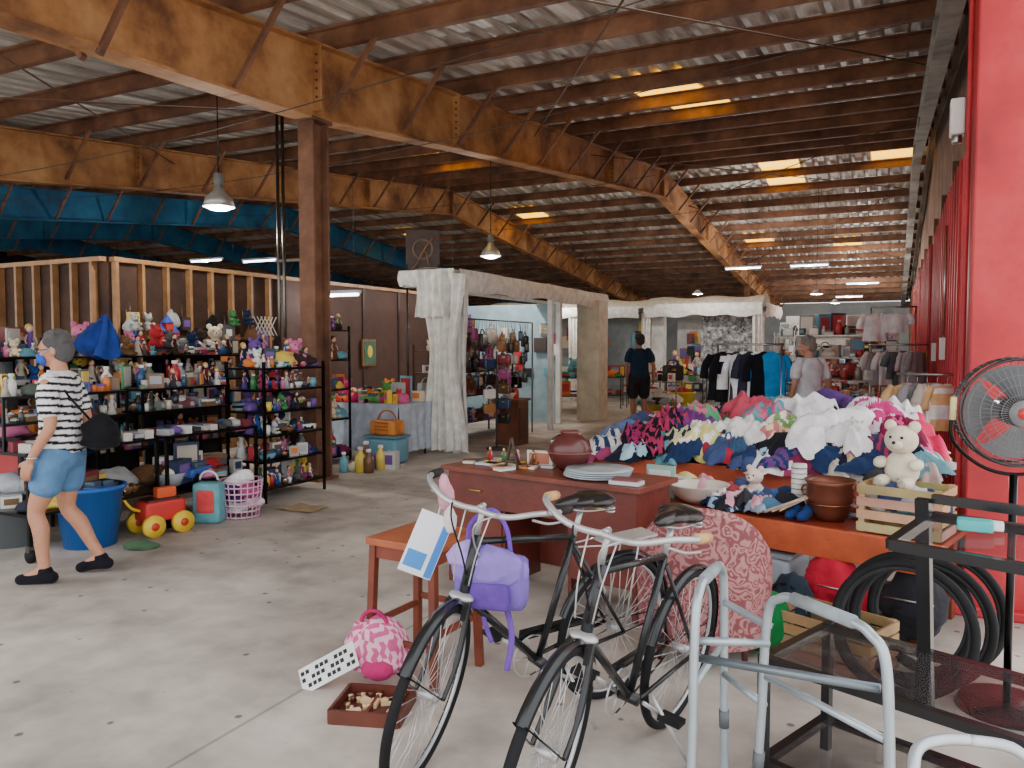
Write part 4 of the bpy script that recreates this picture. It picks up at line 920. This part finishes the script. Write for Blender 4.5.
# ---------------------------------------------------------------- glass tv stand
FT=FR(.87,2.64,0,-47.8); BK=(24,24,26)
m=MB(FT); Lz=1.35;Dz=.47
def bm(a,b,w=.032,h=.032): m.beam(a,b,w,h,BK,'gloss')
for z in(.5,.14):
    bm((0,0,z),(Lz,0,z)); bm((0,Dz,z),(Lz,Dz,z)); bm((0,0,z),(0,Dz,z)); bm((Lz,0,z),(Lz,Dz,z)); m.box((Lz/2,Dz/2,z+.012),(Lz-.04,Dz-.04,.01),mat='smoked_glass')
for x,y in((0,0),(0,Dz),(Lz,0),(Lz,Dz)): m.box((x,y,.27),(.032,.032,.5),BK,'gloss')
for x in(.36,1.3): m.beam((x,Dz,.3),(x,Dz-.08,1.06),.045,.03,BK,'gloss',up=(0,1,0))
bm((.38,.08,.96),(1.35,.08,.96)); bm((.38,.42,1.0),(1.35,.42,1.0)); bm((.38,.08,.96),(.38,.42,1.0)); bm((.38,.42,1.06),(1.35,.42,1.06),.03,.03)
m.add([(.4,.1,.98),(1.33,.1,.98),(1.33,.40,1.02),(.4,.40,1.02)],[[0,1,2,3]],mat='smoked_glass',smooth=False)
m.obj('glass_tv_stand')
m=MB(FT@T(.56,.26,1.005)); m.rbox((0,0,.02),(.1,.06,.035),(60,170,170),'plastic',.3); m.rbox((.04,.03,.02),(.06,.05,.025),(230,235,235),'plastic',.3); m.obj('small_gadget')
# ---------------------------------------------------------------- fan
m=MB(T(2.15,3.32,1.3)@RZ(math.radians(-18)))
FRr=.225; GW=(112,112,114)
m.torus((0,-.07,0),FRr,.006,(70,70,72),'metal','y',n=48); m.torus((0,.07,0),FRr,.006,(70,70,72),'metal','y',n=48); m.torus((0,0,0),FRr+.004,.004,(70,70,72),'metal','y',n=48)
for i in range(48):
    a=2*pi*i/48; ca,sa=math.cos(a),math.sin(a)
    m.tube(catmull([(.05*ca,-.115,.05*sa),(.13*ca,-.11,.13*sa),(FRr*ca,-.07,FRr*sa),(FRr*ca,.07,FRr*sa),(.12*ca,.11,.12*sa)],3),.0015,GW,'alu',4)
for r_ in(.08,.12,.16,.2): m.torus((0,-.113+.02*(r_>.17),0),r_,.0018,GW,'alu','y',n=40,m=4)
m.cyl((0,-.12,0),(0,-.105,0),.055,(120,120,122),'plastic',24); m.cyl((0,-.125,0),(0,-.115,0),.025,(190,50,50),'plastic',16)
for i in range(4):
    a0=i*2*pi/4
    def bl(u,v,a0=a0):
        r_=.05+.15*u; a=a0+(v-.5)*(.7+.85*u)
        return (r_*math.cos(a),-.03+.06*v,r_*math.sin(a))
    m.sheet(bl,10,8,(96,98,102),'plastic')
m.cyl((0,-.05,0),(0,.15,0),.06,(60,60,62),'gloss',20)
m.tube(catmull([(-.24,0,0),(-.235,.0,-.13),(-.13,.0,-.235),(0,0,-.27),(.13,.0,-.235),(.235,0,-.13),(.24,0,0)]),.008,(40,40,40),'metal')
m.tube([(-.24,-.02,.06),(-.243,-.02,-.04)],.013,(222,205,150),'plastic')
m.cyl((0,0,-.27),(0,0,-1.27),.016,(40,40,42),'metal'); m.cyl((0,0,-1.3),(0,0,-1.26),.2,(30,30,32),'metal',28,.18)
m.obj('pedestal_fan')
# ---------------------------------------------------------------- people
def remesh(mb,name,parent,vox,mat,col,colfn=None,smooth=4):
    o=mb.obj('tmp')
    r=o.modifiers.new('r','REMESH'); r.mode='VOXEL'; r.voxel_size=vox; r.use_smooth_shade=True
    sm=o.modifiers.new('s','SMOOTH'); sm.factor=.5; sm.iterations=smooth
    dg=bpy.context.evaluated_depsgraph_get(); me=bpy.data.meshes.new_from_object(o.evaluated_get(dg)); bpy.data.objects.remove(o)
    me.materials.clear(); me.materials.append(MATS[mat])
    for p in me.polygons: p.use_smooth=True; p.material_index=0
    for a in list(me.color_attributes): me.color_attributes.remove(a)
    ca=me.color_attributes.new('Col','FLOAT_COLOR','CORNER')
    nv=len(me.vertices); co=np.zeros(nv*3); me.vertices.foreach_get('co',co); co=co.reshape(-1,3)
    vc=np.tile(np.array(lin(col)),(nv,1))
    if colfn:
        mi=np.array(parent['Minv']).reshape(4,4); lc=co@mi[:3,:3].T+mi[:3,3]
        vc=np.array([lin(colfn(p)) for p in lc])
    li=np.zeros(len(me.loops),int); me.loops.foreach_get('vertex_index',li)
    cc=np.ones((len(li),4)); cc[:,:3]=vc[li]; ca.data.foreach_set('color',cc.ravel())
    ob=bpy.data.objects.new(name,me); sc.collection.objects.link(ob); ob.parent=parent; return ob
def limb(m,pts,rs,n=14):
    P=catmull(pts,5); R=[]
    k=len(pts)-1
    for i in range(len(P)):
        t=i/5; a=min(int(t),k-1); f=t-a; R.append(rs[a]*(1-f)+rs[a+1]*f)
    m.tube(P,R,n=n)
    m.sph(pts[0],rs[0]*.98); m.sph(pts[-1],rs[-1]*.98)
def torso(m,rings,n=28):
    V=[];F=[]
    for (z,rx,ry,y) in rings:
        for j in range(n):
            a=2*pi*j/n; c,s=math.cos(a),math.sin(a)
            V.append((rx*math.copysign(abs(c)**.85,c),y+ry*math.copysign(abs(s)**.85,s),z))
    for i in range(len(rings)-1):
        for j in range(n): F.append([i*n+j,i*n+(j+1)%n,(i+1)*n+(j+1)%n,(i+1)*n+j])
    F.append(list(range(n))[::-1]); F.append([(len(rings)-1)*n+j for j in range(n)])
    m.add(V,F)
def hand(m,w,d,side,fwd):
    w=Vector(w); d=Vector(d).normalized(); f=Vector(fwd); f=(f-d*f.dot(d)).normalized(); nrm=d.cross(f)*side
    q=d*.045
    R=Matrix((f,nrm,d)).transposed()
    m.sph(w+q,(.04,.016,.052),R=R)
    for i,(o,L) in enumerate(((.030,.068),(.010,.078),(-.010,.072),(-.029,.056))):
        b=w+d*.08+f*o; inn=-nrm
        m.tube([b-d*.03,b,b+d*L*.42+inn*.008,b+d*L*.72+inn*.024,b+d*L*.9+inn*.042],[.010,.0098,.009,.0082,.007],n=8); m.sph(b+d*L*.9+inn*.042,.007,n=2)
    t0=w+d*.02+f*.028; m.tube([t0,t0+f*.026+d*.028,t0+f*.032+d*.055-nrm*.01],[.013,.0115,.008],n=8)
def person(name,x,y,deg,h,P,z0=0):
    M=FR(x,y,z0,deg)@Matrix.Scale(h/1.72,4)
    e=bpy.data.objects.new(name,None); sc.collection.objects.link(e); e['Minv']=[q for r in M.inverted() for q in r]
    b=P.get('bulk',1); sk=P['skin']
    m=MB(M)
    torso(m,[(.9,.15*b,.1,0),(1.1,.13*b,.095,0),(1.3,.155*b,.105,0),(1.41,.15*b,.085,0),(1.45,.09,.07,0)])
    limb(m,[(0,-.01,1.4),(0,.0,1.47),(0,.015,1.54)],[.062,.055,.055])
    for L in P['legs']:
        hp,kn,an,to=[Vector(q) for q in L]
        limb(m,[hp,hp.lerp(kn,.5),kn,kn.lerp(an,.3)+Vector((0,-.012,0)),kn.lerp(an,.7),an],[.088*b,.074*b,.054,.056,.042,.036])
        limb(m,[an,an+(to-an)*.5,to],[.036,.034,.026])
    for A in P['arms']:
        sh,el,wr=[Vector(q) for q in A[:3]]
        limb(m,[sh,sh.lerp(el,.5),el,el.lerp(wr,.4),wr],[.05,.044*b,.038,.036,.025]); hand(m,wr,A[3],A[4],A[5])
    yaw,pit=P.get('head',(0,0)); HM=M@Matrix.Translation((0,.015,1.53))@RZ(yaw)@Matrix.Rotation(pit,4,'X')
    m.M=HM
    m.sph((0,0,.095),(.076,.094,.098)); m.sph((0,.018,.045),(.06,.075,.065)); m.sph((0,.055,.0),(.035,.035,.028)); m.sph((0,.085,.035),(.034,.02,.035)); m.sph((0,.084,.115),(.05,.015,.012))
    m.tube([(0,.09,.095),(0,.108,.07),(0,.116,.055)],[.009,.012,.014],n=8); m.sph((0,.112,.055),(.017,.012,.011)); m.sph((0,.098,.022),(.024,.01,.006)); m.sph((0,.096,.012),(.022,.01,.006))
    for s in(-1,1): m.sph((s*.078,-.008,.068),(.01,.02,.032)); m.sph((s*.045,.066,.06),(.022,.02,.022))
    remesh(m,'body',e,.0068,'skin',sk,smooth=3)
    m=MB(HM)
    for s in(-1,1): m.sph((s*.031,.088,.088),(.014,.009,.009),(240,238,235),'gloss',2); m.sph((s*.031,.0955,.088),(.006,.004,.006),(50,35,25),'gloss',2); m.tube([(s*.012,.1,.105),(s*.032,.102,.11),(s*.05,.09,.105)],.0035,P['hair'],n=5)
    if P.get('mask'):
        v,f=ico(3); V=v*np.array((.068,.062,.056)); V=np.where(V[:,1:2]<-.01,V*np.array((1,.1,1)),V); m.add(V+np.array((0,.062,.035)),f,P['mask'],'cloth')
        for s in(-1,1): m.tube(catmull([(s*.06,.075,.06),(s*.078,.03,.08),(s*.082,-.01,.1)]),.003,(120,170,220),n=5)
    if P.get('glasses'):
        for s in(-1,1): m.torus((s*.033,.108,.088),.02,.0028,(30,30,30),'gloss','y',n=16,m=5); m.cyl((s*.055,.1,.09),(s*.082,0,.09),.0025,(30,30,30),'gloss',5)
    m.obj('face_details',parent=e)
    m=MB(HM); hs=P.get('hairv',.0)
    m.sph((0,-.022,.12),(.086,.098,.092)); m.sph((0,-.045,.075),(.082,.078,.085+hs))
    rr=random.Random(3)
    for i in range(46):
        a=rr.uniform(0,2*pi); el=rr.uniform(.1,1.4); yy=math.sin(a)*math.cos(el)
        if yy>.55 and el<.9: continue
        m.sph((.082*math.cos(a)*math.cos(el),-.025+.094*yy,.12+.09*math.sin(el)),(.02,.022,.02),n=2)
    remesh(m,'hair',e,.007,'cloth',P['hair'],smooth=2)
    m=MB(M)
    torso(m,[(P.get('hem',.86),.178*b,.13,0),(.95,.172*b,.128,0),(1.08,.152*b,.118,0),(1.2,.155*b,.12,.003),(1.3,.17*b,.125,.006),(1.38,.17*b,.108,0),(1.43,.13,.085,0),(1.465,.075,.07,0)])
    for A in P['arms']:
        sh,el=Vector(A[0]),Vector(A[1]); k=P.get('sleeve',.6); q=sh.lerp(el,k)
        limb(m,[sh+Vector((-.03 if sh.x>0 else .03,0,.015)),sh.lerp(el,k*.5),q],[.066,.062*b,.06*b])
    remesh(m,'shirt',e,.0085,'cloth',P['shirt'],P.get('shirtfn'))
    m=MB(M)
    torso(m,[(.80,.168*b,.12,0),(.86,.178*b,.13,-.005),(.95,.17*b,.122,0),(1.0,.155*b,.115,0)])
    for L in P['legs']:
        hp,kn=Vector(L[0]),Vector(L[1]); k=P.get('shorts',.55); limb(m,[hp,hp.lerp(kn,k*.5),hp.lerp(kn,k)],[.104*b,.1*b,.094*b])
    remesh(m,'shorts',e,.0085,'cloth',P['pants'])
    m=MB(M)
    for L in P['legs']:
        an,to=Vector(L[2]),Vector(L[3]); d=(to-an); dd=Vector((d.x,d.y,0)).normalized()
        base=Vector((an.x,an.y,max(.03,an.z-.055)))
        limb(m,[base-dd*.045,base+dd*.05,Vector((to.x,to.y,max(.035,to.z)))],[.042,.045,.036]); m.sph(an-Vector((0,0,.01)),(.045,.05,.04))
    remesh(m,'shoes',e,.008,'cloth',P['shoes'],smooth=2)
    e['Minv']=0
    return e,M
def stripes(p):
    z=p[2]-.12*abs(p[0])
    return (30,30,40) if (z%.05)<.02 and p[2]<1.43 else (236,236,234)
W,WM=person('woman_shopper',-3.04,5.24,97,1.66,dict(skin=(190,134,104),bulk=1.14,hair=(92,90,90),mask=(50,96,200),glasses=True,head=(.1,-.15),shirt=(232,232,230),shirtfn=stripes,hem=.84,pants=(92,132,172),shoes=(28,28,34),shorts=.5,sleeve=.62,hairv=.01,
  legs=[((-.1,0,.88),(-.11,.13,.5),(-.12,.08,.1),(-.12,.24,.035)),((.1,0,.88),(.11,.02,.49),(.13,-.19,.12),(.13,-.05,.04))],
  arms=[((-.19,0,1.38),(-.235,-.03,1.1),(-.24,.1,.87),(0,.35,-.9),-1,(.2,.9,.3)),((.19,0,1.38),(.23,-.08,1.1),(.24,-.02,.86),(0,.2,-1),1,(-.2,1,.2))]))
m=MB(WM); m.cloth((-.03,-.27,.99),(.09,.13,.18),(26,26,30),5,.2,4,mat='cloth'); m.tube(catmull([(.02,-.2,1.1),(-.12,-.1,1.3),(-.15,.0,1.45),(-.06,.12,1.32),(.1,.15,1.1),(.17,.02,.98),(.08,-.22,1.0)],6),.008,(28,28,30),'cloth'); m.torus((-.24,.085,.89),.032,.006,(220,220,225),'metal','z',n=18); m.obj('handbag',parent=W)
SH=dict(skin=(160,115,92),hair=(60,58,58),shirt=(34,54,78),pants=(44,42,46),shoes=(30,28,28),bulk=1.16,head=(.25,0),shorts=.8,sleeve=.6,hem=.84,
  legs=[((-.1,0,.9),(-.12,.04,.5),(-.13,-.02,.09),(-.14,.13,.035)),((.1,0,.9),(.11,.05,.5),(.13,.0,.09),(.15,.15,.035))],
  arms=[((-.2,0,1.4),(-.26,-.03,1.13),(-.24,.06,.9),(0,.2,-1),-1,(.2,1,.2)),((.2,0,1.4),(.27,-.04,1.13),(.29,.04,.88),(.05,.1,-1),1,(-.2,1,.2))])
person('man_shopper',2.58,15.8,6,1.8,SH)
S3=dict(SH); S3.update(shirt=(205,205,208),pants=(60,64,76),hair=(120,112,106),skin=(176,124,100),bulk=1.1,head=(.9,-.3))
person('vendor_person',3.72,9.75,20,1.68,S3)
# ---------------------------------------------------------------- light
w=bpy.data.worlds.new('w'); sc.world=w; w.use_nodes=True
bg=w.node_tree.nodes['Background']; bg.inputs[0].default_value=(.93,.96,1,1); bg.inputs[1].default_value=3.0
sd=bpy.data.lights.new('sun','SUN'); sd.energy=11; sd.angle=.01; sd.color=(1,.95,.88); so=bpy.data.objects.new('sun',sd); sc.collection.objects.link(so)
d=-(BM.to_3x3()@Vector((.1,.5,.95))); so.rotation_euler=d.to_track_quat('-Z','Y').to_euler()
